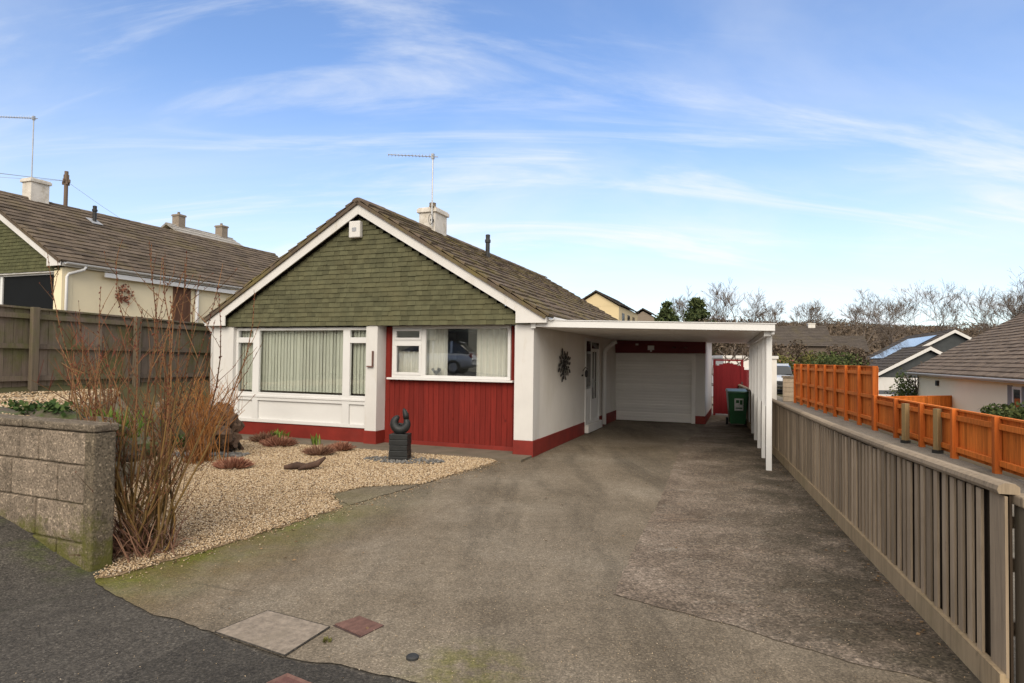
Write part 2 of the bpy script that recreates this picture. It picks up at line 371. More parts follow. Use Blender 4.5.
rf = t.ramp(t.noise(vx, 2.1, 7, .7), [(.58, 0.0), (.74, 1.0)])
col = t.mix(t.math('MULTIPLY', rf, .4), col, (.15, .088, .052))
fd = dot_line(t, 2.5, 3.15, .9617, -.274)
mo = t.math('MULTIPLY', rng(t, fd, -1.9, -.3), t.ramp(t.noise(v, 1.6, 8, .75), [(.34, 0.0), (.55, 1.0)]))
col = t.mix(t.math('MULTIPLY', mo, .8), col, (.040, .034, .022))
col = t.mix(1, col, cells(t, v, 75, .55, 1.8), 'MULTIPLY')
M['patch'] = t.finish(col, .95, t.mix(.5, t.noise(v, 110, 5, .85), t.noise(v, 18, 7, .8)), .8, .012, .2)

def tarmac(name, k, speck=.35):
    t = NT(name); v = t.map()
    col = t.ramp(t.noise(v, 1.0, 8, .65, .3), [(.3, sc3((.040, .035, .029), k)), (.7, sc3((.080, .071, .059), k))])
    col = t.mix(1, col, t.ramp(t.noise(v, 60, 5, .9), [(.3, .4), (.5, 1.0), (.7, 1.9)]), 'MULTIPLY')
    wf = t.ramp(t.noise(v, 60, 2, .5), [(.72, 0.0), (.77, 1.0)])
    col = t.mix(t.math('MULTIPLY', wf, speck), col, (.22, .21, .19))
    gm = t.math('MULTIPLY', rng(t, dot_line(t, -3.19, 4.74, -.39, -.92), .35, .03), t.ramp(t.noise(v, 3, 6, .7), [(.45, 0.0), (.62, 1.0)]))
    gx = rng(t, dot_line(t, -3.19, 4.74, -.92, .39), -.2, .1)
    col = t.mix(t.math('MULTIPLY', t.math('MULTIPLY', gm, gx), .8), col, (.055, .068, .014))
    col = t.mix(1, col, cells(t, v, 90, .6, 1.8), 'MULTIPLY')
    col = t.mix(t.math('MULTIPLY', cracks(t, v, .30, .010, .42, .55), .6), col, (.02, .022, .012))
    vo = t.n('TexVoronoi'); vo.inputs['Scale'].default_value = 95; t.l(v, vo.inputs['Vector'])
    return t.finish(col, .88, t.mix(.6, vo.outputs['Distance'], t.noise(v, 200, 3, .8)), .7, .008, .3)
M['tarmac'] = tarmac('pavement_tarmac', 1.0)
M['tarmacdark'] = tarmac('darker_tarmac_patch', .66, .2)

# ------------------------------------------------------------------ ground
def ground_z(x, y):
    z = -.06
    q = x - (7.38 + .268*(y-9.16))
    if y > -3:
        z += -1.25*smooth(.5, 5, q) * smooth(75, 50, y)
        z += 1.5*smooth(-6.2, -10, x - .38*(y-12)) * smooth(5.5, 7.5, y) * smooth(60, 40, y) * (1 if y > 5 else 0)
        z -= .25*smooth(1, -1, x + 5)*0
    d = y - .15*x
    z += 13.0*smooth(60, 210, d)*smooth(-60, 60, x+10) + 9.0*smooth(45, 120, d)*smooth(20, -60, x)
    z += (1.2*mnoise.noise(Vector((x*.02, y*.02, 3)))) * smooth(60, 140, d)
    z -= 1.5*smooth(2.5, 0, y)*smooth(30, 18, math.hypot(x, y))
    return z
def axis(lo, hi, near, step, far):
    a = list(np.arange(-near, near+1e-6, step)); s = step; x = near
    while x < far: s *= 1.16; x += s; a.append(x)
    x = -near; s = step
    b = []
    while x > -far: s *= 1.16; x -= s; b.append(x)
    return np.array(b[::-1]+a)
xs = axis(0, 0, 26, .75, 900); ys = axis(0, 0, 34, .75, 1100)
vv = np.array([(x, y, ground_z(x, y)) for y in ys for x in xs])
nx = len(xs); ny = len(ys)
ii = np.arange(nx*ny).reshape(ny, nx)
ff = np.stack([ii[:-1, :-1].ravel(), ii[:-1, 1:].ravel(), ii[1:, 1:].ravel(), ii[1:, :-1].ravel()], 1)
g = nmesh('ground', vv, ff, np.zeros(len(ff)), M['scrub'], kind='structure')
g.data.polygons.foreach_set('use_smooth', [True]*len(g.data.polygons))

def jag(poly, step=.06, amp=.012, seed=0):
    out = []; n = len(poly)
    for i in range(n):
        a = Vector((*poly[i], 0)); b = Vector((*poly[(i+1) % n], 0)); L = (b-a).length; k = max(1, min(160, int(L/step)))
        nrm = Vector((-(b-a).y, (b-a).x, 0)).normalized() if L > 0 else Vector()
        for j in range(k):
            p = a.lerp(b, j/k); w = mnoise.noise(Vector((p.x*5+seed, p.y*5, 1)))*amp*1.6 + R.uniform(-1, 1)*amp*.5
            out.append(p + nrm*w)
    return out
def sheet(name, poly, z, mat, kind='structure', amp=.012, thick=.03):
    pts = jag(poly, amp=amp); n = len(pts); mb = MB()
    bm = bmesh.new()
    vs = [bm.verts.new((p.x, p.y, z)) for p in pts]
    f = bm.faces.new(vs); f.normal_update()
    if f.normal.z < 0: f.normal_flip()
    bmesh.ops.triangulate(bm, faces=[f])
    me = bpy.data.meshes.new(name); bm.to_mesh(me); bm.free(); me.materials.append(mat)
    o = bpy.data.objects.new(name, me); COL.objects.link(o); o['kind'] = kind
    return o
FE = lambda y: 2.5 + .285*(y-3.15)           # x of the grey fence line
road_edge = [(-3.02, 4.55), (-2.70, 4.30), (-2.32, 4.04), (-1.76, 3.75), (-1.24, 3.47), (-.91, 3.39), (-.45, 3.21), (.5, 2.75), (1.6, 2.3), (2.26, 2.2)]
drive_poly = road_edge + [(FE(3.15)+.01, 3.15), (FE(19.0), 19.0), (FE(23), 23), (-1, 24), (-6.6, 13.5), (-6.9, 12.2), (-3.3, 4.95)]
sheet('driveway', drive_poly, 0.0, M['drive'], amp=.014)
sheet('driveway_slab', [(.74, 4.43), (.98, 4.24), (1.42, 3.93), (1.7, 3.66), (2.02, 3.42), (2.30, 3.24), (FE(3.3)+.03, 3.3), (FE(9)+.03, 9), (FE(19)+.03, 19), (5.3, 16.6), (3.45, 12.4), (2.77, 10.42), (1.8, 7.43), (1.15, 5.65)], .005, M['patch'], amp=.014)
sheet('concrete_strip', [(-1.80, 6.95), (-2.17, 7.48), (-1.85, 7.92), (-1.08, 8.33), (-1.0, 8.45)], .008, M['drive'], amp=.012)
# pavement climbing to the left, in the wall's own frame
WC = Vector((-3.19, 4.74, 0)); wa = Vector((-.92, .39, 0)).normalized(); wb = Vector((.39, .92, 0)).normalized()
def pave_z(x, y):
    a = (Vector((x, y, 0))-WC).dot(wa)
    return -.008 + .30*smooth(-.05, 1.25, a)*.95 + .08*min(12, max(0, a-1.0)) + .02*smooth(-.2, 0, a)*smooth(.5, 0, abs((Vector((x, y, 0))-WC).dot(wb)))
a_ = np.arange(-11, 18.01, .2); b_ = np.append(np.arange(-3.6, .0, .18), .12)
rows = []
for bb in b_:
    for aa in a_:
        p = WC + wa*aa + wb*bb
        rows.append((p.x, p.y, pave_z(p.x, p.y) if aa > -9 else -.008))
ii = np.arange(len(rows)).reshape(len(b_), len(a_))
ff = np.stack([ii[:-1, :-1].ravel(), ii[1:, :-1].ravel(), ii[1:, 1:].ravel(), ii[:-1, 1:].ravel()], 1)
pv = nmesh('pavement', np.array(rows), ff, np.zeros(len(ff)), M['tarmac'], kind='structure')
pv.data.polygons.foreach_set('use_smooth', [True]*len(pv.data.polygons))
sheet('pavement_patch', [(-2.02, 2.6), (-2.10, 3.02), (-1.88, 3.63), (-1.78, 3.72), (-1.26, 3.45), (-.93, 3.37), (-.6, 3.2), (-.5, 2.6)], -.003, M['tarmacdark'], amp=.02)
a_ = np.arange(-40, 40.01, 1.0); b_ = np.arange(-14.6, -3.55, 1.0)
rows = []
for bb in b_:
    for aa in a_:
        p = WC + wa*aa + wb*bb; rows.append((p.x, p.y, pave_z(p.x, p.y)-.02))
ii = np.arange(len(rows)).reshape(len(b_), len(a_))
ff = np.stack([ii[:-1, :-1].ravel(), ii[1:, :-1].ravel(), ii[1:, 1:].ravel(), ii[:-1, 1:].ravel()], 1)
nmesh('road', np.array(rows), ff, np.zeros(len(ff)), M['road'], kind='structure')
# neighbour's shingle drive between the fences
sheet('neighbour_drive', [(FE(2.4)+.08, 2.4), (7.8, 1.5), (7.45, 9.16), (11.6, 25.0), (14.2, 34), (9, 34), (FE(20)+.08, 20)], -.004, M['shingledrive'], amp=.03)
sheet('far_road', [(-6, 38), (-6, 33.0), (40, 33.0), (40, 38)], .015, M['road'], amp=0)

# raised bed on the left, grid in the wall frame
def bed_z(x, y):
    p = (x+3.62)*-.905 + (y-5.15)*-.428
    n = .05*mnoise.noise(Vector((x*2.1, y*2.1, 0)))
    z = .93*smooth(0, .95, p) + n*smooth(.0, .4, p) + .65*smooth(4.2, 7, p)
    return z - .09*smooth(.1, -.3, p)
a_ = np.concatenate([np.arange(-3, 6, .14), np.arange(6, 30, .6)]); b_ = np.concatenate([np.arange(.12, 9.5, .14), np.arange(9.6, 26, .7)])
rows = []
for bb in b_:
    for aa in a_:
        p = WC + wa*aa + wb*bb; rows.append((p.x, p.y, bed_z(p.x, p.y)))
ii = np.arange(len(rows)).reshape(len(b_), len(a_))
ff = np.stack([ii[:-1, :-1].ravel(), ii[1:, :-1].ravel(), ii[1:, 1:].ravel(), ii[:-1, 1:].ravel()], 1)
rw = np.array(rows); ok = (rw[ff][:, :, 2].max(1) > -.03) & ~((rw[ff][:, :, 0].mean(1) - HX)*cT - (rw[ff][:, :, 1].mean(1)-HY)*sT > -7.3) | ((rw[ff][:, :, 1].mean(1) < 12.3) & (rw[ff][:, :, 2].max(1) > -.03))
bd = nmesh('raised_terrain', rw, ff[ok], np.zeros(ok.sum()), M['soil'], kind='structure')
bd.data.polygons.foreach_set('use_smooth', [True]*len(bd.data.polygons))

# shingle garden: a bed of real pebbles
gravel_poly = [(-3.06, 4.62), (-2.97, 4.64), (-2.62, 5.27), (-2.23, 6.03), (-1.87, 6.85), (-2.17, 7.48), (-1.85, 7.92), (-1.18, 8.13), (-.22, 9.99), (-.34, 10.18), (-1.21, 10.64), (-2.29, 11.12), (-2.85, 11.45), (-4.19, 12.12), (-5.68, 12.55), (-6.9, 12.6), (-6.4, 11.4), (-3.75, 5.5), (-3.13, 4.95)]
gp = np.array(gravel_poly)
def inside(px, py, poly):
    r = np.zeros(len(px), bool); n = len(poly)
    for i in range(n):
        x1, y1 = poly[i]; x2, y2 = poly[(i+1) % n]
        c = ((y1 > py) != (y2 > py)) & (px < (x2-x1)*(py-y1)/(y2-y1+1e-12)+x1)
        r ^= c
    return r
sheet('gravel_base', gravel_poly, .004, M['shinglebase'], amp=.03)
def pebbles(name, px, py, pz, size, mat):
    n = len(px)
    base = np.array([(1, 0, 0), (0, 1, 0), (-1, 0, 0), (0, -1, 0), (0, 0, 1), (.0, .0, -1)], float)
    base = base[None]*NR.uniform(.7, 1.2, (n, 6, 1))
    sx = size*NR.uniform(.8, 1.5, n); sy = size*NR.uniform(.7, 1.1, n); sz = size*NR.uniform(.45, .8, n)
    a = NR.uniform(0, 6.28, n); tl = NR.uniform(-.5, .5, n)
    x = base[:, :, 0]*sx[:, None]; y = base[:, :, 1]*sy[:, None]; z = base[:, :, 2]*sz[:, None]
    z, x = z*np.cos(tl)[:, None]+x*np.sin(tl)[:, None], x*np.cos(tl)[:, None]-z*np.sin(tl)[:, None]
    X = x*np.cos(a)[:, None]-y*np.sin(a)[:, None]+px[:, None]; Y = x*np.sin(a)[:, None]+y*np.cos(a)[:, None]+py[:, None]
    Z = z + pz[:, None]
    v = np.stack([X, Y, Z], 2).reshape(-1, 3)
    fb = np.array([(0, 1, 4), (1, 2, 4), (2, 3, 4), (3, 0, 4), (1, 0, 5), (2, 1, 5), (3, 2, 5), (0, 3, 5)])
    f = (fb[None] + (np.arange(n)*6)[:, None, None]).reshape(-1, 3)
    o = nmesh(name, v, f, np.repeat(NR.random(n), 8), mat, kind='stuff')
    o.data.polygons.foreach_set('use_smooth', [True]*len(o.data.polygons))
    return o
N = 330000
px = NR.uniform(-7.2, 0, N); py = NR.uniform(4.5, 12.7, N)
keep = inside(px + NR.normal(0, .022, N), py + NR.normal(0, .022, N), gravel_poly) & (NR.random(N) < np.clip(1.35 - .085*(py-4.6), .35, 1))
px, py = px[keep], py[keep]
size = .0095 + .00075*(py-4.6)
pebbles('gravel', px, py, .012 + NR.uniform(0, .014, len(px)), size, M['pebble'])
# shingle spill on the edge and on the raised bed
k = 26000
sx_ = NR.uniform(-9.8, -4.2, k); sy_ = NR.uniform(5.2, 13, k)
pp = (sx_+3.62)*-.905 + (sy_-5.15)*-.428
kk = (pp > .75) & (pp < 5)
sx_, sy_ = sx_[kk], sy_[kk]
szz = np.array([bed_z(a, b) for a, b in zip(sx_, sy_)])
inw = np.array([(Vector((a, b, 0))-WC).dot(wb) > .25 for a, b in zip(sx_, sy_)])
pebbles('bed_gravel', sx_[inw], sy_[inw], szz[inw]+.008, np.full(inw.sum(), .02), M['pebble'])

# ------------------------------------------------------------------ roofs and houses
def tile_slope(mb, o, along, up, L, S, course=.31, tw=.32, th=.022, jit=.006):
    """overlapping tiles on a slope: o lower corner, along the eave, up the slope"""
    o = Vector(o); al = Vector(along).normalized(); u = Vector(up).normalized(); n = al.cross(u).normalized()
    if n.z < 0: n = -n
    nc = max(1, round(S/course)); cs = S/nc; nt = max(1, round(L/tw)); ts = L/nt
    for i in range(nc):
        off = .5*ts*(i % 2)
        cr_ = R.uniform(-.15, .15)
        k = 0; x = -off
        while x < L-1e-6:
            x0 = max(0, x)+.002; x1 = min(L, x+ts)-.002; x += ts
            if x1-x0 < .02: continue
            j = R.uniform(-jit, jit); lo = i*cs - .03 + R.uniform(-.004, .004); hi = (i+1)*cs
            a, b = o+al*x0+u*lo, o+al*x1+u*lo; c, d = o+al*x1+u*hi, o+al*x0+u*hi
            t0 = n*(th+.016+j); t1 = n*(.004+j)
            nn = n*-.012
            mb.add([a+t0, b+t0, c+t1, d+t1, a+nn, b+nn], [(0, 1, 2, 3), (4, 5, 1, 0), (4, 0, 3), (5, 2, 1)], min(1, max(0, R.random()*.7+.15+cr_)))
def gable_tiles(mb, L, W, Hh, z0, y, hole=None, row=.091, tw=.15):
    """shingles on a triangular gable: local x from -W..0, apex over -W/2"""
    nr = int(Hh/row)
    for i in range(nr):
        za = z0+i*row; zb = za+row*1.02
        ins = (za-z0)/Hh*W/2
        x = -W+ins - R.uniform(0, tw)
        while x < -ins:
            w = tw*R.uniform(.75, 1.25); xa = max(-W+ins, x)+.0015; xb = min(-ins, x+w)-.0015; x += w
            if xb-xa < .015: continue
            j = R.uniform(0, .006); dz = R.uniform(-.006, .004)
            mb.add([(xa, y-.020-j, za+dz), (xb, y-.020-j, za+dz), (xb, y-.004-j, zb), (xa, y-.004-j, zb), (xa, y+.01, za+dz), (xb, y+.01, za+dz)],
                   [(0, 1, 2, 3), (4, 5, 1, 0), (4, 0, 3), (5, 2, 1)])
PT = .593                         # roof pitch (rise over run)
UP = Vector((-1, 0, PT)).normalized()
def roof_part(root, W, L, z_eave, y0, over, mat, side='both', ridge=True, tw=.32, course=.31, ridge_mat=None, jit=.006):
    """pitched roof: walls from x=-W..0, y=0..L; ridge along y"""
    mb = MB(); half = W/2+over; S = half*math.sqrt(1+PT*PT)
    ly = L - y0 + .25
    for sgn in (1, -1):
        e = Vector((over if sgn > 0 else -W-over, y0, z_eave))
        u = Vector((-sgn, 0, PT)).normalized()
        tile_slope(mb, e, (0, 1, 0), u, ly, S, course, tw, .018, jit)
        nrm = Vector((sgn*PT, 0, 1)).normalized()
        q = [e-nrm*.02, e+Vector((0, ly, 0))-nrm*.02, e+Vector((0, ly, 0))+u*S-nrm*.02, e+u*S-nrm*.02]
        mb.add(q+[p-nrm*.06 for p in q], [(0, 1, 2, 3), (7, 6, 5, 4), (0, 4, 5, 1), (1, 5, 6, 2), (2, 6, 7, 3), (3, 7, 4, 0)], .3)
    rf = mb.build('roof', mat, root)
    if ridge:
        rb = MB(); zt = z_eave+half*PT; y = y0
        while y < y0+ly-.05:
            y2 = min(y+.42, y0+ly)
            prof = [(-W/2+.13*math.sin(a), zt-.065+.095*math.cos(a)) for a in np.linspace(-1.45, 1.45, 7)]
            j = R.uniform(-.004, .004)
            vs = [(x, y+.004, z+j) for x, z in prof]+[(x, y2+.012, z+j+.006) for x, z in prof]
            rb.add(vs, [(k, k+1, k+8, k+7) for k in range(6)]+[tuple(range(7))[::-1]])
            y = y2
        rb.build('ridge_tiles', ridge_mat or mat, rf)
    return rf
def barge(root, W, z_eave, y, over, mat, name='bargeboard', depth=.20, foot=True, th=.028, fl=.52):
    half = W/2+over; zt = z_eave+half*PT-.035; xs_ = -W/2
    for sgn in (1, -1):
        e = xs_+sgn*half
        if foot:
            poly = [(xs_, zt), (e, z_eave-.03), (e, z_eave-.135), (e-sgn*fl, z_eave-.135), (e-sgn*fl, z_eave-.03+fl*PT-depth*1.16), (xs_, zt-depth*1.16)]
        else:
            poly = [(xs_, zt), (e, z_eave-.03), (e, z_eave-.03-depth*1.1), (xs_, zt-depth*1.16)]
        MB().prism(poly, y, y+th, lambda a, b, d: Vector((a, d, b))).build(name, mat, root, bevel=.004)
def eave_parts(root, W, L, z_eave, y0, over, sides=(1, -1), gut=True):
    """boxed soffit with fascia and a half round gutter"""
    for sgn in sides:
        e = over if sgn > 0 else -W-over; w = 0 if sgn > 0 else -W
        x0, x1 = sorted((w, e)); 
        MB().box(x0, x1-(.0 if sgn < 0 else .004), y0+.03, L, z_eave-.13, z_eave-.10).build('soffit', M['white'], root)
        f0, f1 = (e-.022, e) if sgn > 0 else (e, e+.022)
        MB().box(f0, f1, y0+.03, L, z_eave-.098, z_eave-.02).build('fascia', M['white'], root)
        if gut:
            gx = e+sgn*.062; mb = MB(); n = 8
            prof = [(gx+.058*math.cos(a), z_eave-.035+.058*math.sin(a)) for a in np.linspace(math.pi, 2*math.pi, n)] + [(gx+.05*math.cos(a), z_eave-.035+.05*math.sin(a)) for a in np.linspace(2*math.pi, math.pi, n)]
            mb.prism(prof, y0+.06, L, lambda a, b, d: Vector((a, d, b)))
            mb.build('gutter', M['upvc'], root, sm=False)
def frame_rect(mb, x0, x1, z0, z1, w, y0, y1):
    mb.box(x0, x1, y0, y1, z1-w, z1); mb.box(x0, x1, y0, y1, z0, z0+w)
    mb.box(x0, x0+w, y0+.001, y1, z0+w, z1-w); mb.box(x1-w, x1, y0+.001, y1, z0+w, z1-w)
def pane(x0, x1, z0, z1, y, parent, mat=None):
    return MB().box(x0, x1, y, y+.006, z0, z1).build('pane', mat or M['glass'], parent)

B = thing('bungalow', 'low bungalow with green shingled gable and red timber front beside the drive', 'bungalow', (HX, HY, 0), -TH)
W, L, ZE = 6.98, 11.15, 2.41
# walls (a shell, so the rooms behind the glass are real)
mb = MB()
mb.box(-.20, 0, .05, 3.62, .27, 2.33); mb.box(-.20, 0, 5.02, L, .27, 2.33); mb.box(-.20, 0, 3.62, 5.02, 2.16, 2.33)
mb.box(-W, -W+.2, .1, L, .0, 2.33); mb.box(-W+.2, -.2, L-.2, L, 0, 2.33)
mb.build('wall', M['render'], B)
mb = MB(); mb.box(-.21, .012, .04, 3.6, 0, .272); mb.box(-.21, .012, 5.04, L, 0, .272)
mb.build('plinth', M['red'], B, bevel=.006)
MB().box(-W+.2, -.2, .4, L-.2, .05, .1).build('floor', M['dark'], B)
MB().box(-W+.2, -.2, .4, L-.2, 2.28, 2.32).build('ceiling', M['curtain'], B)
mb = MB(); mb.box(-W+.2, -.2, 3.6, 3.7, .1, 2.28); mb.box(-3.3, -3.2, .45, 3.6, .1, 2.28); mb.build('partition', M['curtain'], B)
for (a, b) in ((-7.14, -6.60), (-3.35, -3.10), (-.34, 0.006)):
    p = MB().box(a, b, 0.0, .36, .275, 2.28).build('pillar', M['white'], B, bevel=.006)
    MB().box(a-.012, b+.012, -.012, .37, 0, .275).build('pillar_base', M['red'], p, bevel=.006)
# gable
gz0 = 2.262
mb = MB(); mb.prism([(-W+.0, 2.275), (0, 2.275), (-W/2, 2.26+W/2*PT)], .0, .12, lambda a, b, d: Vector((a, d, b)), .2)
gable_tiles(mb, 0, W-.12, (W-.12)/2*PT-.02, gz0, -.005)
gb = mb.build('gable_cladding', M['gable'], B); gb.location = (-.06, 0, 0)
barge(B, W, ZE, -.14, .27, M['white'], fl=.55)
roof_part(B, W, L, ZE, -.18, .29, M['tiles'], course=.255, tw=.25, jit=.009)
mb = MB(); half = W/2+.25
for sgn in (1, -1):
    e = -W/2+sgn*half
    poly = [(-W/2, ZE+half*PT-.10), (e, ZE-.10), (e, ZE-.13), (-W/2, ZE+half*PT-.13)]
    mb.prism(poly, -.112, .0, lambda a, b, d: Vector((a, d, b)))
mb.build('verge_soffit', M['white'], B)
eave_parts(B, W, L, ZE, -.13, .27)
mb = MB(); mb.prism([(-W, 2.33), (0, 2.33), (-W/2, 2.33+W/2*PT)], L-.15, L-.02, lambda a, b, d: Vector((a, d, b))); mb.build('rear_gable', M['render'], B)
mb = MB(); mb.tube([(-7.24, -.12, 2.36), (-7.20, -.02, 2.22), (-7.19, .03, 2.1), (-7.19, .03, .1)], .034, 10); mb.build('downpipe', M['upvc'], B, sm=True)
# left window wall
wy = .08
wn = MB()
frame_rect(wn, -6.60, -3.35, .86, 2.235, .055, wy, wy+.07)
wn.box(-6.15, -5.99, wy+.001, wy+.07, .915, 2.18); wn.box(-3.93, -3.77, wy+.001, wy+.07, .915, 2.18)
wn.box(-6.545, -6.15, wy+.002, wy+.07, 1.93, 2.04); wn.box(-3.77, -3.405, wy+.002, wy+.07, 1.93, 2.04)
win = wn.build('window', M['upvc'], B, bevel=.005)
for (a, b, c, d) in ((-5.99, -3.93, .915, 2.18), (-6.545, -6.15, .915, 1.93), (-6.545, -6.15, 2.04, 2.18), (-3.77, -3.405, .915, 1.93), (-3.77, -3.405, 2.04, 2.18)):
    pane(a, b, c, d, wy+.035, win)
sl = MB()
def slats(mb, x0, x1, z0, z1, y, w=.089, pitch=.080, ang=-12):
    x = x0+pitch/2
    while x < x1:
        Mx = Matrix.Translation((x, y, 0)) @ Matrix.Rotation(rad(ang+R.uniform(-7, 7)), 4, 'Z')
        mb.box(-w/2, w/2, -.001, .001, z0, z1, Mx); x += pitch
slats(sl, -6.02, -3.88, .95, 2.2, wy+.13); slats(sl, -6.58, -6.03, .95, 2.2, wy+.13); slats(sl, -3.78, -3.36, .95, 2.2, wy+.13)
sl.build('vertical_blind', M['blind'], win)
MB().box(-6.6, -3.35, wy-.014, wy+.06, .815, .862).build('sill', M['upvc'], win, bevel=.006)
mb = MB(); mb.box(-6.60, -3.35, wy+.045, wy+.12, .30, .815)
for (a, b) in ((-6.60, -6.52), (-6.14, -6.0), (-3.93, -3.77), (-3.42, -3.35)): mb.box(a, b, wy+.0, wy+.043, .37, .813)
mb.box(-6.60, -3.35, wy-.004, wy+.043, .305, .372); mb.box(-6.52, -3.42, wy+.004, wy+.043, .75, .813)
mb.build('spandrel_panel', M['upvc'], B, bevel=.004)
MB().box(-6.6, -3.36, wy+.02, wy+.13, 0, .30).build('plinth', M['red'], B, bevel=.005)
# right red boarded front with window
ry = .30
mb = MB(); x = -3.10
while x < -.405:
    w = min(.105, -.4-x); top = 2.25
    if x > -2.95 and x+w < -.48: mb.box(x+.003, x+w-.003, ry, ry+.02, .11, 1.27)
    else: mb.box(x+.003, x+w-.003, ry, ry+.02, .11, top)
    x += .105
mb.box(-3.10, -.4, ry+.018, ry+.05, .11, 1.25, r=.1); mb.box(-3.1, -2.92, ry+.018, ry+.05, 1.25, 2.26, r=.1); mb.box(-.51, -.4, ry+.018, ry+.05, 1.25, 2.26, r=.1)
mb.build('timber_cladding', M['redboard'], B)
MB().box(-3.1, -.4, ry-.012, ry+.1, .0, .108).build('plinth', M['red'], B, bevel=.005)
wn = MB(); fy = ry-.05
frame_rect(wn, -2.93, -.51, 1.285, 2.262, .055, fy, fy+.075)
wn.box(-2.30, -2.21, fy+.001, fy+.074, 1.34, 2.207); wn.box(-2.875, -2.30, fy+.001, fy+.074, 1.93, 2.0)
frame_rect(wn, -2.88, -2.295, 2.0-.005, 2.212, .045, fy-.014, fy+.03); frame_rect(wn, -2.88, -2.295, 1.335, 1.935, .05, fy-.014, fy+.03)
win = wn.build('window', M['upvc'], B, bevel=.005)
for (a, b, c, d) in ((-2.21, -.565, 1.34, 2.207), (-2.84, -2.34, 1.385, 1.885), (-2.84, -2.34, 2.035, 2.17)): pane(a, b, c, d, fy+.03, win)
MB().box(-3.0, -.44, fy-.075, fy+.06, 1.245, 1.283).build('sill', M['upvc'], win, bevel=.008)
def curtain(x0, x1, z0, z1, y, parent, amp=.03, wl=.11, mat=None, topgather=0):
    mb = MB(); n = max(8, int((x1-x0)/.012)); vs = []
    for i in range(n+1):
        x = x0+(x1-x0)*i/n; yy = y+amp*math.sin(x/wl*6.28+.6*math.sin(x*9))
        vs += [(x, yy*1.0, z0), (x, y+(yy-y)*.8, z1)]
    mb.add(vs, [(2*i, 2*i+2, 2*i+3, 2*i+1) for i in range(n)], .9)
    return mb.build('curtain', mat or M['curtain'], parent, sm=True)
curtain(-2.30, -1.86, 1.2, 2.22, fy+.20, win); curtain(-1.24, -.5, 1.2, 2.22, fy+.20, win); curtain(-2.9, -2.32, 1.2, 1.78, fy+.20, win)
mb = MB()
for k in range(7):
    a = k*.9; mb.tube([(-2.03, fy+.1, 1.345), (-2.03+.05*math.cos(a), fy+.1+.02*math.sin(a), 1.40), (-2.03+.09*math.cos(a), fy+.1+.04*math.sin(a), 1.45+.03*math.sin(k*2.3))], [.004, .012, .022], 5)
mb.build('window_ornament', M['lead'], win)
# front door under the carport
dr = MB(); frame_rect(dr, 3.63, 5.01, .20, 2.155, .06, -.02, .06); dr.box(4.12, 4.19, -.019, .055, .26, 2.095)
def sidewall(o):                                     # build in (v, -u) and turn onto the side wall
    o.rotation_euler = (0, 0, rad(90)); return o
door = sidewall(dr.build('front_door', M['upvc'], B, bevel=.004)); door.location = (0.0, 0, 0)
lf_ = MB(); lf_.box(4.195, 4.945, -.005, .04, .26, 2.09); lf_.build('door_leaf', M['upvc'], door, bevel=.004)
mb = MB()
for x0, x1, z0, z1 in ((4.33, 4.43, .75, 1.85), (4.58, 4.68, .75, 1.85), (3.70, 4.11, 1.05, 1.80), (3.70, 4.11, 1.86, 2.09), (4.22, 4.93, 1.93, 2.07)): mb.box(x0, x1, -.016, -.007, z0, z1)
mb.build('door_glass', M['darkglass'], door)
MB().box(3.69, 4.12, -.012, .03, .26, 1.0).build('door_panel', M['upvc'], door)
mb = MB(); mb.cbox(Vector((4.28, -.03, 1.12)), .03, .012, .2); mb.tube([(4.28, -.035, 1.15), (4.28, -.07, 1.15), (4.38, -.07, 1.15)], .009, 8); mb.build('door_handle', M['metal'], door)
MB().box(-.16, .10, 3.60, 5.05, .02, .198).build('door_step', M['white'], B, bevel=.01)
mb = MB(); mb.box(.004, .02, 3.31, 3.41, 1.30, 1.34); mb.tube([(.02, 3.36, 1.42), (.08, 3.36, 1.5), (.12, 3.36, 1.46)], .01, 6); mb.lathe([(.015, 0), (.03, .02), (.035, .12), (.012, .16)], (.10, 3.36, 1.28), 8)
mb.build('wall_lantern', M['black'], B)
mb = MB(); mb.tube([(.35, 5.45, 2.12), (.28, 5.42, 2.10), (.10, 5.35, 1.93), (.08, 5.32, 1.85), (.08, 5.32, .06)], .052, 12); mb.build('downpipe', M['upvc'], B, sm=True)
# alarm box, rusty bracket
mb = MB(); mb.box(-3.70, -3.45, -.13, -.025, 3.93, 4.25); al_ = mb.build('alarm_box', M['white'], B, bevel=.02)
mb = MB(); mb.box(-3.62, -3.53, -.138, -.131, 4.05, 4.12); mb.build('alarm_strobe', M['lead'], al_)
mb = MB(); mb.box(-3.185, -3.165, -.05, -.0135, 1.50, 1.78); mb.box(-3.30, -3.165, -.046, -.014, 1.475, 1.50); mb.build('rusty_bracket', M['iron'], B)
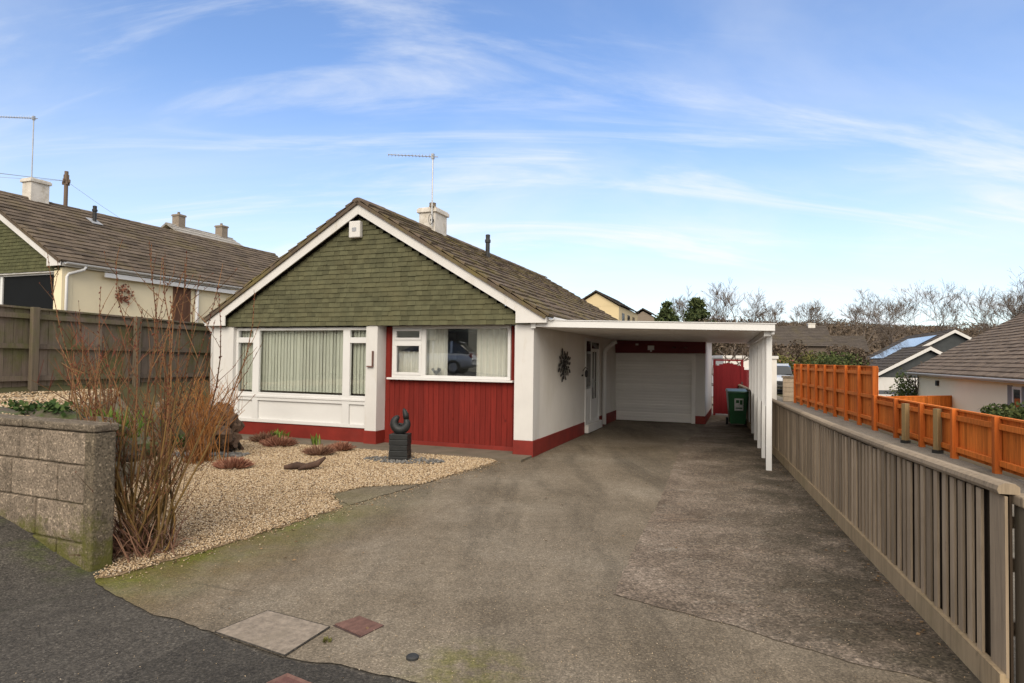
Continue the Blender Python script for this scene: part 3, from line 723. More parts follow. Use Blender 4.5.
# chimney, aerial, vent
def chimney(root, x, y, zr, w, d, h, mat, pot=True):
    c = MB().box(x-w/2, x+w/2, y, y+d, zr-.45, zr+h).build('chimney', mat, root, bevel=.012)
    mb = MB(); mb.box(x-w/2-.045, x+w/2+.045, y-.045, y+d+.045, zr+h-.09, zr+h); mb.box(x-w/2-.02, x+w/2+.02, y-.02, y+d+.02, zr+h+.001, zr+h+.03); mb.build('chimney_cap', mat, c, bevel=.012)
    if pot: MB().lathe([(.09, 0), (.10, .04), (.075, .12), (.08, .17), (.06, .17)], (x-.02, y+d*.5, zr+h+.03), 12).build('chimney_pot', M['coping'], c)
    mb = MB(); mb.box(x-w/2-.05, x+w/2+.05, y-.05, y+d+.05, zr-.43, zr-.17); 
    return c
def aerial(root, x, y, z0, h, boom, yaw):
    a = MB(); a.tube([(x, y, z0), (x, y, z0+h)], .017, 8); m_ = a.build('aerial', M['metal'], root)
    mb = MB(); dx, dy = math.cos(yaw), math.sin(yaw)
    mb.tube([(x+dx*.12, y+dy*.12, z0+h-.03), (x-dx*boom, y-dy*boom, z0+h+.01)], .010, 6)
    for k in range(14):
        q = k/13; l = .10-.04*q; cx, cy = x-dx*boom*q, y-dy*boom*q
        mb.tube([(cx-dy*l, cy+dx*l, z0+h-.02+.02*q), (cx+dy*l, cy-dx*l, z0+h-.02+.02*q)], .005, 4)
        mb.tube([(cx, cy, z0+h-.05), (cx, cy, z0+h+.05)], .004, 4)
    mb.box(x-.03, x+.03, y-.03, y+.03, z0+h-.08, z0+h+.04)
    mb.build('antenna_boom', M['metal'], m_)
    for zq in (.12, .42): MB().box(x-.04, x+.02, y-.01, y+.06, z0+zq, z0+zq+.04).build('aerial_bracket', M['black'], m_)
    mb = MB()
    pts = [(x-.02+.09*math.cos(t_)*.6, y-.02, z0+.15+.12*math.sin(t_)) for t_ in np.linspace(0, 6.6, 16)]
    mb.tube(pts, .006, 5); mb.build('cable_loop', M['black'], m_)
zr = ZE+(W/2+.29)*PT
chimney(B, -W/2, 2.55, zr, .42, .60, .45, M['chimney'])
aerial(B, -3.32, 2.47, zr+.02, 1.62, 1.02, -TH*0+.36)
def vent(root, x, y, z, h=.52):
    mb = MB(); mb.lathe([(.055, 0), (.055, h*.68), (.075, h*.70), (.075, h*.80), (.055, h*.84), (.06, h), (.04, h+.01)], (x, y, z), 12); v_ = mb.build('vent_pipe', M['black'], root, sm=False)
    mb = MB(); Mx = Matrix.Translation((x, y, z+.06)) @ Matrix.Rotation(math.atan(PT), 4, 'Y'); mb.box(-.2, .2, -.16, .16, 0, .02, Mx); mb.build('vent_flashing', M['lead'], v_)
vent(B, -2.90, 4.75, 4.22, .66)

# carport
C_ = thing('carport', 'flat white carport on posts joining the bungalow to its garage', 'carport', (HX, HY, 0), -TH)
mb = MB(); mb.prism([(.03, 2.28), (3.74, 2.19), (3.74, 2.145), (.03, 2.22)], .05, 7.75, lambda a, b, d: Vector((a, d, b))); mb.build('roof', M['doorwhite'], C_)
mb = MB(); mb.prism([(-.0, 2.325), (3.79, 2.23), (3.79, 2.13), (-.0, 2.215)], -.02, .045, lambda a, b, d: Vector((a, d, b))); mb.prism([(-.02, 2.34), (3.81, 2.243), (3.81, 2.231), (-.02, 2.326)], -.035, .06, lambda a, b, d: Vector((a, d, b))); mb.build('fascia', M['upvc'], C_, bevel=.004)
mb = MB(); mb.box(3.742, 3.785, .05, 7.8, 2.08, 2.20); mb.build('side_fascia', M['upvc'], C_, bevel=.004)
mb = MB(); mb.box(-.03, .05, -.05, -.022, 2.19, 2.36); mb.build('fascia_joint', M['upvc'], C_)
mb = MB(); mb.prism([(3.74, 2.10), (3.64, 2.10), (3.41, 7.6), (3.51, 7.6)], 2.06, 2.14, lambda a, b, d: Vector((a, b, d)) if False else Vector((a, {2.10: .1}.get(b, b), d))); mb.build('beam', M['upvc'], C_)
for k in range(6):
    v_ = .38 + k*1.28; u_ = 3.72 - .036*(v_-.38); w_ = .042 if k == 0 else .032
    MB().box(u_-w_, u_+w_, v_-w_, v_+w_, 0.0, 2.12).build('post', M['upvc'], C_, bevel=.006)
for k in range(5):
    for q in range(3):
        v_ = .38 + k*1.28 + .32*(q+1); u_ = 3.72 - .036*(v_-.38)
        MB().box(u_-.010, u_+.010, v_-.09, v_+.09, .95, 2.07).build('screen_slat', M['upvc'], C_)

# garage
G = thing('garage', 'attached garage with white roller door under maroon fascia at the end of the drive', 'garage', (HX, HY, 0), -TH)
mb = MB(); mb.box(2.12, 2.38, 7.16, 10.3, .21, 2.30); mb.box(-.3, -.11, 7.16, 7.5, .21, 2.30); mb.box(-.11, 2.12, 7.16, 7.36, 1.86, 2.30); mb.box(-.3, 2.38, 10.3, 10.5, 0, 2.3); mb.build('wall', M['render'], G)
MB().box(2.118, 2.392, 7.15, 10.3, 0, .21).build('plinth', M['red'], G, bevel=.005); MB().box(-.3, -.11, 7.15, 7.5, 0, .21).build('plinth', M['red'], G, bevel=.005)
MB().box(-.25, 2.39, 7.06, 7.15, 1.87, 2.20).build('fascia', M['maroon'], G, bevel=.005)
MB().box(-.35, 2.6, 7.1, 10.6, 2.30, 2.36).build('roof', M['lead'], G)
mb = MB(); mb.box(-.11, .0, 7.13, 7.2, 0, 1.86); mb.box(2.03, 2.13, 7.13, 7.2, .0, 1.86); mb.box(.0, 2.03, 7.131, 7.2, 1.67, 1.86); mb.build('door_frame', M['doorwhite'], G, bevel=.004)
mb = MB(); z = .015
while z < 1.67:
    z2 = min(1.67, z+.078); mb.prism([(0, z+.004), (-.012, z+.016), (-.012, z2-.012), (0, z2)], .0, 2.03, lambda a, b, d: Vector((d, 7.20+a, b))); z += .078
mb.box(.0, 2.03, 7.2, 7.22, .01, 1.67); mb.build('roller_door', M['doorwhite'], G)
mb = MB(); mb.cbox(Vector((.98, 7.02, 2.01)), .17, .06, .12); mb.cbox(Vector((.98, 7.045, 1.93)), .05, .04, .05); MB().cbox(Vector((.60, 7.03, 2.10)), .07, .05, .05).build('movement_sensor', M['upvc'], G); mb.build('security_light', M['upvc'], G, bevel=.006)
for x in (1.58, 1.88): MB().lathe([(.05, 0), (.05, .03), (.03, .04)], (0, 0, 0), 10).build('fascia_light', M['iron'], G).location = (x, 7.04, 2.0)
mb = MB(); mb.box(-.25, -.02, 6.98, 7.128, 1.36, 1.46); mb.build('meter_box', M['maroon'], G)

# red side gate
ga = thing('garden_gate', 'tall red boarded side gate with an open arched top beside the garage', 'gate', H(2.44, 10.2), -TH)
mb = MB(); x = .07
while x < .80:
    xm = x+.05; top = 1.52+.10*math.sin((xm-.07)/.73*math.pi); mb.box(x+.001, x+.105, R.uniform(0, .004), .025, .05, top); x += .104
mb.build('gate_boards', M['darkred'], ga)
mb = MB(); mb.box(.0, .07, -.03, .06, 0, 1.68); mb.box(.80, .88, -.03, .06, 0, 1.68); mb.box(.0, .88, -.035, .065, 1.68, 1.73); mb.box(.08, .80, .027, .055, .35, .44); mb.box(.08, .80, .027, .055, 1.2, 1.29); mb.build('gate_frame', M['darkred'], ga)
mb = MB(); x = .885
while x < 1.1: mb.box(x, x+.099, .0, .025, .03, 1.42); x += .1
mb.build('side_panel', M['darkred'], ga)
mb = MB(); mb.box(.82, .86, -.05, 0, .98, 1.05); mb.build('gate_latch', M['black'], ga)

# wheelie bin
wbn = thing('wheelie_bin', 'dark green wheelie bin with a white sticker by the red gate', 'bin', (5.90, 16.15, 0), rad(-14)); wbn.scale = (.93, .93, .97)
mb = MB(); v0 = [(-.20, -.22, .06), (.20, -.22, .06), (.20, .22, .06), (-.20, .22, .06)]; v1 = [(-.27, -.30, .88), (.27, -.30, .88), (.27, .32, .92), (-.27, .32, .92)]
mb.add(v0+v1, [(3, 2, 1, 0), (4, 5, 6, 7), (0, 1, 5, 4), (1, 2, 6, 5), (2, 3, 7, 6), (3, 0, 4, 7)]); mb.build('body', M['greybin'], wbn, bevel=.02)
mb = MB(); mb.add([(-.29, -.34, .88), (.29, -.34, .88), (.29, .36, .92), (-.29, .36, .92), (-.27, -.32, .93), (.27, -.32, .93), (.27, .33, .98), (-.27, .33, .98)], [(3, 2, 1, 0), (4, 5, 6, 7), (0, 1, 5, 4), (1, 2, 6, 5), (2, 3, 7, 6), (3, 0, 4, 7)]); mb.build('lid', M['binlid'], wbn, bevel=.015)
mb = MB(); mb.tube([(-.24, .37, .90), (.24, .37, .90)], .018, 8); mb.build('handle', M['greybin'], wbn)
for x in (-.24, .24): mb = MB(); mb.tube([(x-.025, .26, .10), (x+.025, .26, .10)], .10, 16); mb.build('wheel', M['rubber'], wbn)
mb = MB(); mb.add([(-.10, -.2835, .42), (.13, -.2835, .42), (.135, -.3005, .74), (-.10, -.3005, .74)], [(0, 1, 2, 3)]); st_ = mb.build('sticker', M['sticker'], wbn); st_.location = (0, .006-.02, 0)
mb = MB(); mb.box(-.06, .02, -.318, -.312, .62, .70); mb.box(.04, .11, -.316, -.310, .58, .70); mb.box(-.07, .11, -.31, -.304, .47, .50); mb.build('printed_mark', M['greybin'], wbn)

# wall art
wa_ = thing('wall_art', 'dark metal leaf spray hanging on the white side wall', 'wall art', H(.0, 1.85, 1.55), -TH)
mb = MB(); lfm = MB()
for k in range(30):
    a = k*2.39996; q = .44*math.sqrt((k+.5)/30); yv = q*math.cos(a)*1.0; zv = q*math.sin(a)*.68
    s_ = R.uniform(.036, .056); rot = a+R.uniform(-.5, .5)
    poly = [(s_*math.cos(t_)*1.3, s_*.62*math.sin(t_)) for t_ in np.linspace(0, 6.28, 9)[:-1]]
    lfm.prism([(yv+p*math.cos(rot)-q2*math.sin(rot), zv+p*math.sin(rot)+q2*math.cos(rot)) for p, q2 in poly], .025, .035, lambda a_, b_, d: Vector((d, a_, b_)))
    mb.tube([(.015, yv*.1, zv*.1), (.04, yv*.5, zv*.6), (.03, yv, zv)], .005, 5)
lfm.build('leaf_plates', M['black'], wa_); mb.build('wire_stems', M['black'], wa_)

# carving on a plinth in the shingle, slate around it
stt = thing('garden_sculpture', 'dark crescent carving standing on a slate plinth in the shingle', 'sculpture', (-1.78, 9.98, 0), -.1)
mb = MB(); z = 0.0
for k in range(5):
    w = .15+R.uniform(-.008, .008); mb.box(-w, w, -.13+R.uniform(-.006, .006), .13, z+.002, z+.088); z += .088
mb.build('plinth', M['statue'], stt, bevel=.008)
mb = MB(); pts = []; rr = []
for i in range(26):
    q = i/25; a = rad(104+q*(408-104)); rm = .104; pts.append((rm*math.cos(a), 0, .605+rm*math.sin(a))); rr.append(.024+.052*math.sin(q*math.pi)**.5)
mb.tube(pts, rr, 10); mb.tube([(.09, 0, .68), (.085, 0, .74), (.06, .0, .81), (.045, 0, .845)], [.05, .05, .035, .012], 8); mb.tube([(-.055, 0, .575), (-.02, 0, .60), (.03, 0, .585), (.07, 0, .6)], [.012, .02, .02, .012], 6)
mb.build('crescent', M['statue'], stt, sm=True)
k = 260; a = NR.uniform(0, 6.28, k); q = np.sqrt(NR.random(k))
pebbles('slate_chippings', -1.70+q*.66*np.cos(a), 9.88+q*.30*np.sin(a)-.12*q*np.cos(a), np.full(k, .035), np.full(k, .028), M['slate'])

# path strip along the front of the house
mb = MB(); mb.box(-7.3, .0, -.55, .30, -.02, .035, Matrix.Translation((HX, HY, 0)) @ Matrix.Rotation(-TH, 4, 'Z')); mb.build('path', M['step'], kind='structure')

# loose grit trodden over the drive and pavement
k = 16000
gx = NR.uniform(-3.4, 4.2, k); gy = 2.4 + 7.5*NR.random(k)**1.6
kk = (gx < 2.5+.285*(gy-3.15)-.03) & (gx > -2.9+(gy-4.6)*.50) & (np.array([mnoise.noise(Vector((a*1.3, b*1.3, 2))) for a, b in zip(gx, gy)]) > NR.uniform(-.7, .5, k))
kk &= ~((gy < 4.55 - (gx+3.02)*.55) & (gx < .2) & (NR.random(k) < .75))
gx, gy = gx[kk], gy[kk]
pebbles('loose_grit', gx, gy, np.full(len(gx), .006), NR.uniform(.0012, .0042, len(gx)), M['pebble'])
k = 700; t_ = NR.random(k); o_ = NR.exponential(.10, k)
pebbles('stray_gravel', -2.97+2.75*t_+o_*.889, 4.64+5.35*t_-o_*.457, np.full(k, .006), NR.uniform(.004, .009, k), M['pebble'])
# fallen leaves and bits along the edges
lx = []; 
for k in range(420):
    m_ = R.random()
    if m_ < .45: y = R.uniform(3.4, 16); x = FE(y)-.05-abs(R.gauss(0, .14)); z = .008
    elif m_ < .75: t_ = R.random(); x = -2.97+2.75*t_+abs(R.gauss(0, .12)); y = 4.64+5.35*t_-abs(R.gauss(0, .06)); z = .004
    elif m_ < .9: x = R.uniform(-2.8, 3.5); y = R.uniform(3.6, 11); z = .008; x = min(x, FE(y)-.1); x = max(x, -2.5+(y-4.6)*.5)
    else: y = R.uniform(3.4, 16); x = FE(y)-.04-abs(R.gauss(0, .08)); z = .008
    lx.append((x, y, z))
vv_ = []; ff_ = []
for (x, y, z) in lx:
    a = R.uniform(0, 6.28); s_ = R.uniform(.008, .022); c_, d_ = math.cos(a)*s_, math.sin(a)*s_; n0 = len(vv_)
    vv_ += [(x-c_, y-d_, z+.002), (x-d_*.5, y+c_*.5, z+R.uniform(.002, .012)), (x+c_, y+d_, z+.004), (x+d_*.5, y-c_*.5, z+R.uniform(.002, .01))]; ff_.append((n0, n0+1, n0+2, n0+3))
nmesh('fallen_leaves', np.array(vv_), np.array(ff_), NR.random(len(ff_)), M['litter'], kind='stuff')
# ------------------------------------------------------------------ covers in the ground
def quadplate(name, pts, z, h, mat, label, cat, extra=None):
    o = thing(name, label, cat, (pts[0][0], pts[0][1], z))
    q = [Vector((x-pts[0][0], y-pts[0][1], 0)) for x, y in pts]
    mb = MB(); mb.prism([(p.x, p.y) for p in q], 0, h, lambda a, b, d: Vector((a, b, d))); mb.build('plate', mat, o, bevel=.003)
    if extra: extra(o, q, h)
    return o
def grid_extra(o, q, h):
    mb = MB()
    for k in range(12):
        t0 = (k+.5)/12; a = q[0].lerp(q[1], t0); b = q[3].lerp(q[2], t0)
        mb.tube([a.lerp(b, .06)+Vector((0, 0, h+.002)), a.lerp(b, .94)+Vector((0, 0, h+.002))], .0085, 4)
    mb.build('raised_ribs', M['iron'], o)
def frame_extra(o, q, h):
    mb = MB(); c = (q[0]+q[2])/2
    for i in range(4): mb.tube([q[i]+Vector((0, 0, h)), q[(i+1) % 4]+Vector((0, 0, h))], .011, 4)
    mb.build('rim', M['iron'], o)
def conc_extra(o, q, h):
    mb = MB()
    for i in range(4):
        a, b = q[i], q[(i+1) % 4]; mb.tube([a+Vector((0, 0, h-.004)), b+Vector((0, 0, h-.004))], .006, 4)
    mb.build('joint', M['tarmacdark'], o)
quadplate('access_cover', [(-1.76, 3.75), (-1.24, 3.47), (-1.10, 3.84), (-1.57, 4.07)], -.004, .014, M['conc'], 'square pale concrete access cover between drive and pavement', 'access cover', conc_extra)
quadplate('drain_cover', [(-1.09, 3.87), (-.88, 3.71), (-.77, 3.88), (-.95, 4.01)], 0, .003, M['irondark'], 'ribbed rusty red drain cover let into the drive', 'drain cover', grid_extra)
quadplate('stopcock_cover', [(-1.22, 3.17), (-1.02, 3.05), (-.94, 3.14), (-1.15, 3.265)], -.003, .008, M['pinkiron'], 'small faded pink cover with rusty rim in the dark tarmac', 'stopcock cover', frame_extra)
cp = MB(); cp.lathe([(.036, 0), (.036, .012), (.028, .018)], (0, 0, 0), 14); cpo = tag(cp.build('drain_plug', M['black']), 'small round black cap set in the drive', 'drain plug'); cpo.location = (-.53, 3.47, .0)

# ------------------------------------------------------------------ front stone wall
sw = thing('garden_wall', 'low block garden wall with flat coping at the pavement edge', 'wall', WC, math.atan2(wa.y, wa.x))
# local x along the wall (leftwards), local y points towards the road
mb = MB()
def zbase(x): return -.25
hs = [(-.25, .20), (.205, .50), (.505, .80), (.805, 1.058)]
for i, (z0, z1) in enumerate(hs):
    x = .10 - (.0 if i % 2 else .30)
    while x < 9:
        w = R.uniform(.55, .72); x0 = max(.10, x)+.004; x1 = x+w-.004; x += w
        if x1-x0 < .08: continue
        j = R.uniform(-.006, .006); mb.box(x0, x1, -.17+j, -.005+j, z0+.012*0, z1-.006)
mb.build('blocks', M['stone'], sw, bevel=.014)
MB().box(.10, 9, -.16, -.03, -.3, 1.055).build('mortar', M['pier'], sw)
mb = MB(); x = -.02
while x < 9:
    mb.box(x+.003, x+.9-.003, -.185+R.uniform(-.004, .004), .014+R.uniform(-.004, .004), 1.062, 1.125+R.uniform(-.005, .005)); x += .9
mb.build('coping', M['coping'], sw, bevel=.014)
MB().box(-.012, .10, -.172, .008, -.1, 1.058).build('pier', M['pier'], sw, bevel=.016)

# ------------------------------------------------------------------ grey fence along the drive
def along(o, a, b):
    a = Vector(a); b = Vector(b); return (b-a).length, math.atan2((b-a).y, (b-a).x)
A = Vector((FE(3.07), 3.07, 0)); Bp = Vector((FE(19.2), 19.2, 0)); fl, fa = along(None, A, Bp)
gf = thing('timber_fence', 'weathered grey boarded fence with rounded coping along the drive', 'fence', A, fa)
ztop = lambda x: 1.065 - .07*min(1, x/2.7) - .035*min(1, max(0, (x-2.7)/5.3))
mb = MB(); x = 0.0
while x < fl:                                       # hit and miss: local +y faces the drive
    w = .066+R.uniform(-.008, .007); j = R.uniform(-.004, .004)
    if x == 0: w = .16
    mb.box(x, x+w, .016+j, .029+j, .13, ztop(x)-.05+R.uniform(-.004, .004)); x += .121 if x > 0 else .242
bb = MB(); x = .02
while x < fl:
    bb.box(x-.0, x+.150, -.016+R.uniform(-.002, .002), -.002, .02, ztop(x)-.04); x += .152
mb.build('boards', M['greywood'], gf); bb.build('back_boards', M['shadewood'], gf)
mb = MB(); mb.box(.1, fl, -.06, -.018, .62, .69); mb.box(.1, fl, -.06, -.018, .30, .37); mb.box(.1, fl, -.06, -.018, .84, .90); mb.build('rails', M['greywood'], gf)
mb = MB(); n_ = 9
for k in range(n_):
    x0, x1 = fl*k/n_, fl*(k+1)/n_-.004
    prof = [(-.04, -.036), (.05, -.036), (.058, -.018), (.052, .004), (.025, .018), (-.02, .016), (-.04, .0)]
    vs = [(x0, a, ztop(x0)+b) for a, b in prof]+[(x1, a, ztop(x1)+b) for a, b in prof]
    n2 = len(prof); mb.add(vs, [tuple(range(n2))[::-1], tuple(range(n2, 2*n2))]+[(i, (i+1) % n2, (i+1) % n2+n2, i+n2) for i in range(n2)])
mb.build('coping_rail', M['greyrail'], gf)
mb = MB(); 
for k in range(7): mb.box(fl*k/7+.003, fl*(k+1)/7-.003, .012, .052, -.02, .145)
mb.build('gravel_board', M['boardtan'], gf)
for k in range(8):
    MB().box(max(.0, fl*k/7-.05), fl*k/7+.05, -.16, -.062, -.02, ztop(fl*k/7)-.06).build('post', M['oldpost'], gf)
# return section beyond its near end
rt = thing('timber_gate', 'dark mossy timber gate with galvanised brackets at the near fence end', 'gate', (FE(3.07)+.035, 3.06, 0), rad(-14))
mb = MB(); mb.box(.0, .1, -.05, .05, -.02, .97); mb.build('gate_post', M['oldpost'], rt)
mb = MB(); x = .16
while x < 1.6: mb.box(x, x+.10, .0, .022, .1, .93); x += .125
mb.build('boards', M['oldpost'], rt)
mb = MB(); mb.box(.1, 1.6, -.045, -.002, .22, .31); mb.box(.1, 1.6, -.045, -.002, .74, .83); mb.build('rails', M['oldpost'], rt)
mb = MB(); mb.box(-.02, 1.7, -.07, .06, .975, 1.03); mb.build('coping_rail', M['greyrail'], rt, bevel=.01)
for z in (.26, .78):
    mb = MB(); mb.box(.02, .22, -.062, -.052, z-.025, z+.03); mb.lathe([(.01, 0), (.01, .012), (.004, .014)], (0, 0, 0), 8); mb.build('bracket', M['galv'], rt)

# ------------------------------------------------------------------ orange fences
def panel_fence(name, label, a, b, bays, h, rails, first_taller=False):
    a = Vector((*a, 0)); b = Vector((*b, 0)); Ln, an = along(None, a, b)
    f = thing(name, label, 'fence', a, an, None); bay = Ln/bays
    for k in range(bays+1):
        MB().box(k*bay-.05, k*bay+.05, .0, .10, -.1, h+.03).build('post', M['orangepost'], f, bevel=.005)
    for k in range(bays):
        mb = MB(); x = k*bay
        while x < (k+1)*bay-.01:
            w = min(.125, (k+1)*bay-x); mb.add([(x, -.03, .05), (x+w, -.012, .05), (x+w, -.012, h), (x, -.03, h), (x, -.045, .05), (x+w, -.04, .05), (x+w, -.04, h), (x, -.045, h)], [(0, 1, 2, 3), (7, 6, 5, 4), (3, 2, 6, 7), (0, 4, 5, 1), (1, 5, 6, 2), (0, 3, 7, 4)]); x += .105
        mb.build('board_panel', M['orange'], f)
        for z in rails: MB().box(k*bay+.052, (k+1)*bay-.052, -.011, .045, z-.045, z+.045).build('rail', M['orange'], f, bevel=.004)
        MB().box(k*bay+.052, (k+1)*bay-.052, -.05, .03, h+.002, h+.03).build('capping', M['orange'], f)
    return f
panel_fence('panel_fence', 'tall orange stained panel fence beyond the shingle drive', (9.16, 15.5), (11.72, 25.4), 8, 1.57, (.25, .82, 1.42))
panel_fence('panel_fence', 'low orange stained fence stepping down towards the road', (6.75, 6.6), (9.13, 15.4), 6, .84, (.16, .72))
panel_fence('panel_fence', 'short darker orange fence panels in front of the cream bungalow', (11.6, 20.6), (16.2, 22.4), 3, .50, (.15, .5))
pst = thing('timber_post', 'bare greenish timber post before the low fence, farther along the drive', 'post', (8.31, 13.03, 0), .2, 'bare posts by the low orange fence')
MB().box(-.055, .055, -.05, .05, .05, .83).build('post_shaft', M['treated'], pst, bevel=.006)
MB().box(-.068, .068, -.062, .062, -.02, .06).build('post_shoe', M['black'], pst)
clone(pst, (8.02, 11.63, 0), .25, 'bare greenish timber post before the low fence, nearer the road', group='bare posts by the low orange fence')

# ------------------------------------------------------------------ old fence on the raised bed, left
a = H(-9.0, -9.0, .88); b = H(-9.0, 1.9, .80); Ln, an = along(None, Vector((a.x, a.y, 0)), Vector((b.x, b.y, 0)))
of = thing('timber_fence', 'old dark mossy timber fence on the raised bed between the bungalows', 'fence', (a.x, a.y, .86), an)
top = lambda x: 1.79 - .20*x/Ln
mb = MB(); x = 0.0
while x < Ln:
    mb.box(x, x+.145, .03+R.uniform(0, .012), .052, .0, top(x)-.03+R.uniform(-.008, .006)); x += .15
mb.build('boards', M['oldwood'], of)
for z0 in (.30, .92, 1.5):
    mb = MB(); mb.prism([(0, z0), (Ln, z0-.10*z0/1.4), (Ln, z0+.09-.10*z0/1.4), (0, z0+.09)], -.03, .028, lambda p, q, d: Vector((p, d, q))); mb.build('rail', M['oldwood'], of)
mb = MB(); mb.prism([(0, top(0)-.055), (Ln, top(Ln)-.055), (Ln, top(Ln)-.02), (0, top(0)-.02)], -.01, .08, lambda p, q, d: Vector((p, d, q))); mb.build('capping', M['oldwood'], of)
for k in range(6):
    x = Ln-.2-k*2.06; MB().box(x-.06, x+.06, -.13, -.032, -.2, top(x)-.02).build('post', M['oldpost'], of, bevel=.006)

# ------------------------------------------------------------------ neighbour bungalow, left
o_ = H(-12.9, .62, 1.54)
NL = thing('bungalow', 'cream bungalow with brown tiled roof behind the old fence on the left', 'bungalow', o_, -TH)
Wl, Ll = 7.2, 11.2; PY0, PY1 = 3.25, 3.86
mb = MB(); mb.box(-.2, 0, .05, Ll, -.6, 2.33); mb.box(-Wl, -Wl+.2, .05, Ll, -.6, 2.33); mb.box(-Wl, 0, Ll-.2, Ll, -.6, 2.33); mb.build('wall', M['cream'], NL)
MB().box(-.28, .02, -.02, .25, -.6, 2.30).build('pillar', M['cream'], NL, bevel=.008)
mb = MB(); mb.box(-Wl, -.28, .1, .2, -.6, .72); mb.build('front_wall', M['cream'], NL)
wn = MB(); frame_rect(wn, -3.6, -.29, .72, 2.22, .06, .08, .15); wn.box(-2.6, -2.5, .08, .15, .8, 2.2); wn_ = wn.build('window', M['upvc'], NL)
pane(-3.55, -.34, .77, 2.17, .115, wn_, M['dimglass'])
MB().box(-Wl+.2, -.2, 2.6, 2.7, 0, 2.3).build('partition', M['dark'], NL)
MB().box(-Wl+.2, -.2, .3, Ll-.2, 2.26, 2.3).build('ceiling', M['dark'], NL); MB().box(-Wl+.2, -.2, .2, Ll-.2, -.1, 0).build('floor', M['dark'], NL)
MB().box(-3.7, -.26, .0, .16, 2.2, 2.28).build('lintel', M['white'], NL)
mb = MB(); mb.prism([(-Wl, 2.26), (0, 2.26), (-Wl/2, 2.26+Wl/2*PT)], .0, .12, lambda a, b, d: Vector((a, d, b)), .2)
gable_tiles(mb, 0, Wl-.1, (Wl-.1)/2*PT, 2.24, -.005); gb = mb.build('gable_cladding', M['gablegreen'], NL); gb.location = (-.05, 0, 0)
barge(NL, Wl, 2.47, -.15, .14, M['white'])
roof_part(NL, Wl, Ll, 2.47, -.18, .16, M['tilesbrown'], course=.25)
eave_parts(NL, Wl, Ll, 2.47, -.12, .14, sides=(1, -1))
mb = MB(); mb.tube([(.21, .45, 2.38), (.20, .42, 2.30), (.06, .12, 2.16), (.055, .08, 2.08), (.055, .08, -.3)], .036, 10); mb.build('downpipe', M['upvc'], NL, sm=True)
mb = MB(); mb.tube([(.06, PY1+.22, 2.33), (.06, PY1+.22, .0)], .055, 10); mb.build('downpipe', M['upvc'], NL, sm=True)
MB().box(.145, .17, 1.0, 10.8, 2.18, 2.305).build('lower_fascia', M['upvc'], NL, bevel=.004)
mb = MB(); y = PY0
while y < PY1: mb.box(.002, .03, y, y+.10, -.3, 2.28); y += .105
mb.build('timber_panel', M['brownclad'], NL)
w_ = sidewall(MB().box(6.9, 8.2, -.03, .0, 1.2, 2.2).build('window', M['darkglass'], NL)); 
zl = 2.47+(Wl/2+.16)*PT
chimney(NL, -Wl/2, 1.24, zl, .40, .52, .56, M['chimney'], pot=False)
aerial(NL, -Wl/2+.12, 1.30, zl+.05, 2.35, 1.0, .36)
vent(NL, -2.75, 2.7, 4.18, .55)
# wreath on its side wall
wr = thing('wreath', 'dark red dried wreath hanging on the cream side wall', 'wreath', H(-12.88, 2.25, 3.32), -TH)
mb = MB()
for k in range(120):
    a = R.uniform(0, 6.28); q = .17+R.gauss(0, .05); p = Vector((R.uniform(.01, .1), q*math.cos(a), q*math.sin(a)))
    d = Vector((R.uniform(-.3, 1), R.gauss(0, 1), R.gauss(0, 1))).normalized()*.07; e = d.orthogonal().normalized()*.03
    mb.add([p-e, p+e, p+d], [(0, 1, 2)])
mb.build('dried_flowers', M['heather'], wr)

# ------------------------------------------------------------------ vegetation helpers
def leaf_cloud(n, pts_fn, size, flat=0.0, elong=1.6):
    P = np.array([pts_fn() for _ in range(n)])
    d = NR.normal(size=(n, 3)); d /= np.linalg.norm(d, axis=1)[:, None]
    e = np.cross(d, NR.normal(size=(n, 3))); e /= np.linalg.norm(e, axis=1)[:, None]
    s = size*NR.uniform(.6, 1.4, n)[:, None]
    v = np.stack([P-e*s*.5, P+d*s*elong*.5, P+e*s*.5, P-d*s*elong*.5], 1).reshape(-1, 3)
    f = np.arange(n*4).reshape(n, 4)
    return v, f
def leaf_obj(name, n, fn, size, mat, parent=None, elong=1.6, kind=None):
    v, f = leaf_cloud(n, fn, size, elong=elong)
    return nmesh(name, v, f, NR.random(len(f)), mat, parent, kind)
def blob(cx, cy, cz, rx, ry, rz, lumps=9, seed=0):
    q = random.Random(seed); Ls = []
    for _ in range(lumps):
        a = q.uniform(0, 6.28); k = q.uniform(.2, .75); e = q.uniform(-.5, .7)
        Ls.append((cx+rx*k*math.cos(a), cy+ry*k*math.sin(a), cz+rz*e, q.uniform(.3, .55)))
    def fn():
        l = q.choice(Ls); d = Vector((q.gauss(0, 1), q.gauss(0, 1), q.gauss(0, 1))).normalized()*(q.random()**.4)*l[3]
        return (l[0]+d.x*rx, l[1]+d.y*ry, max(.01, l[2]+d.z*rz))
    return fn
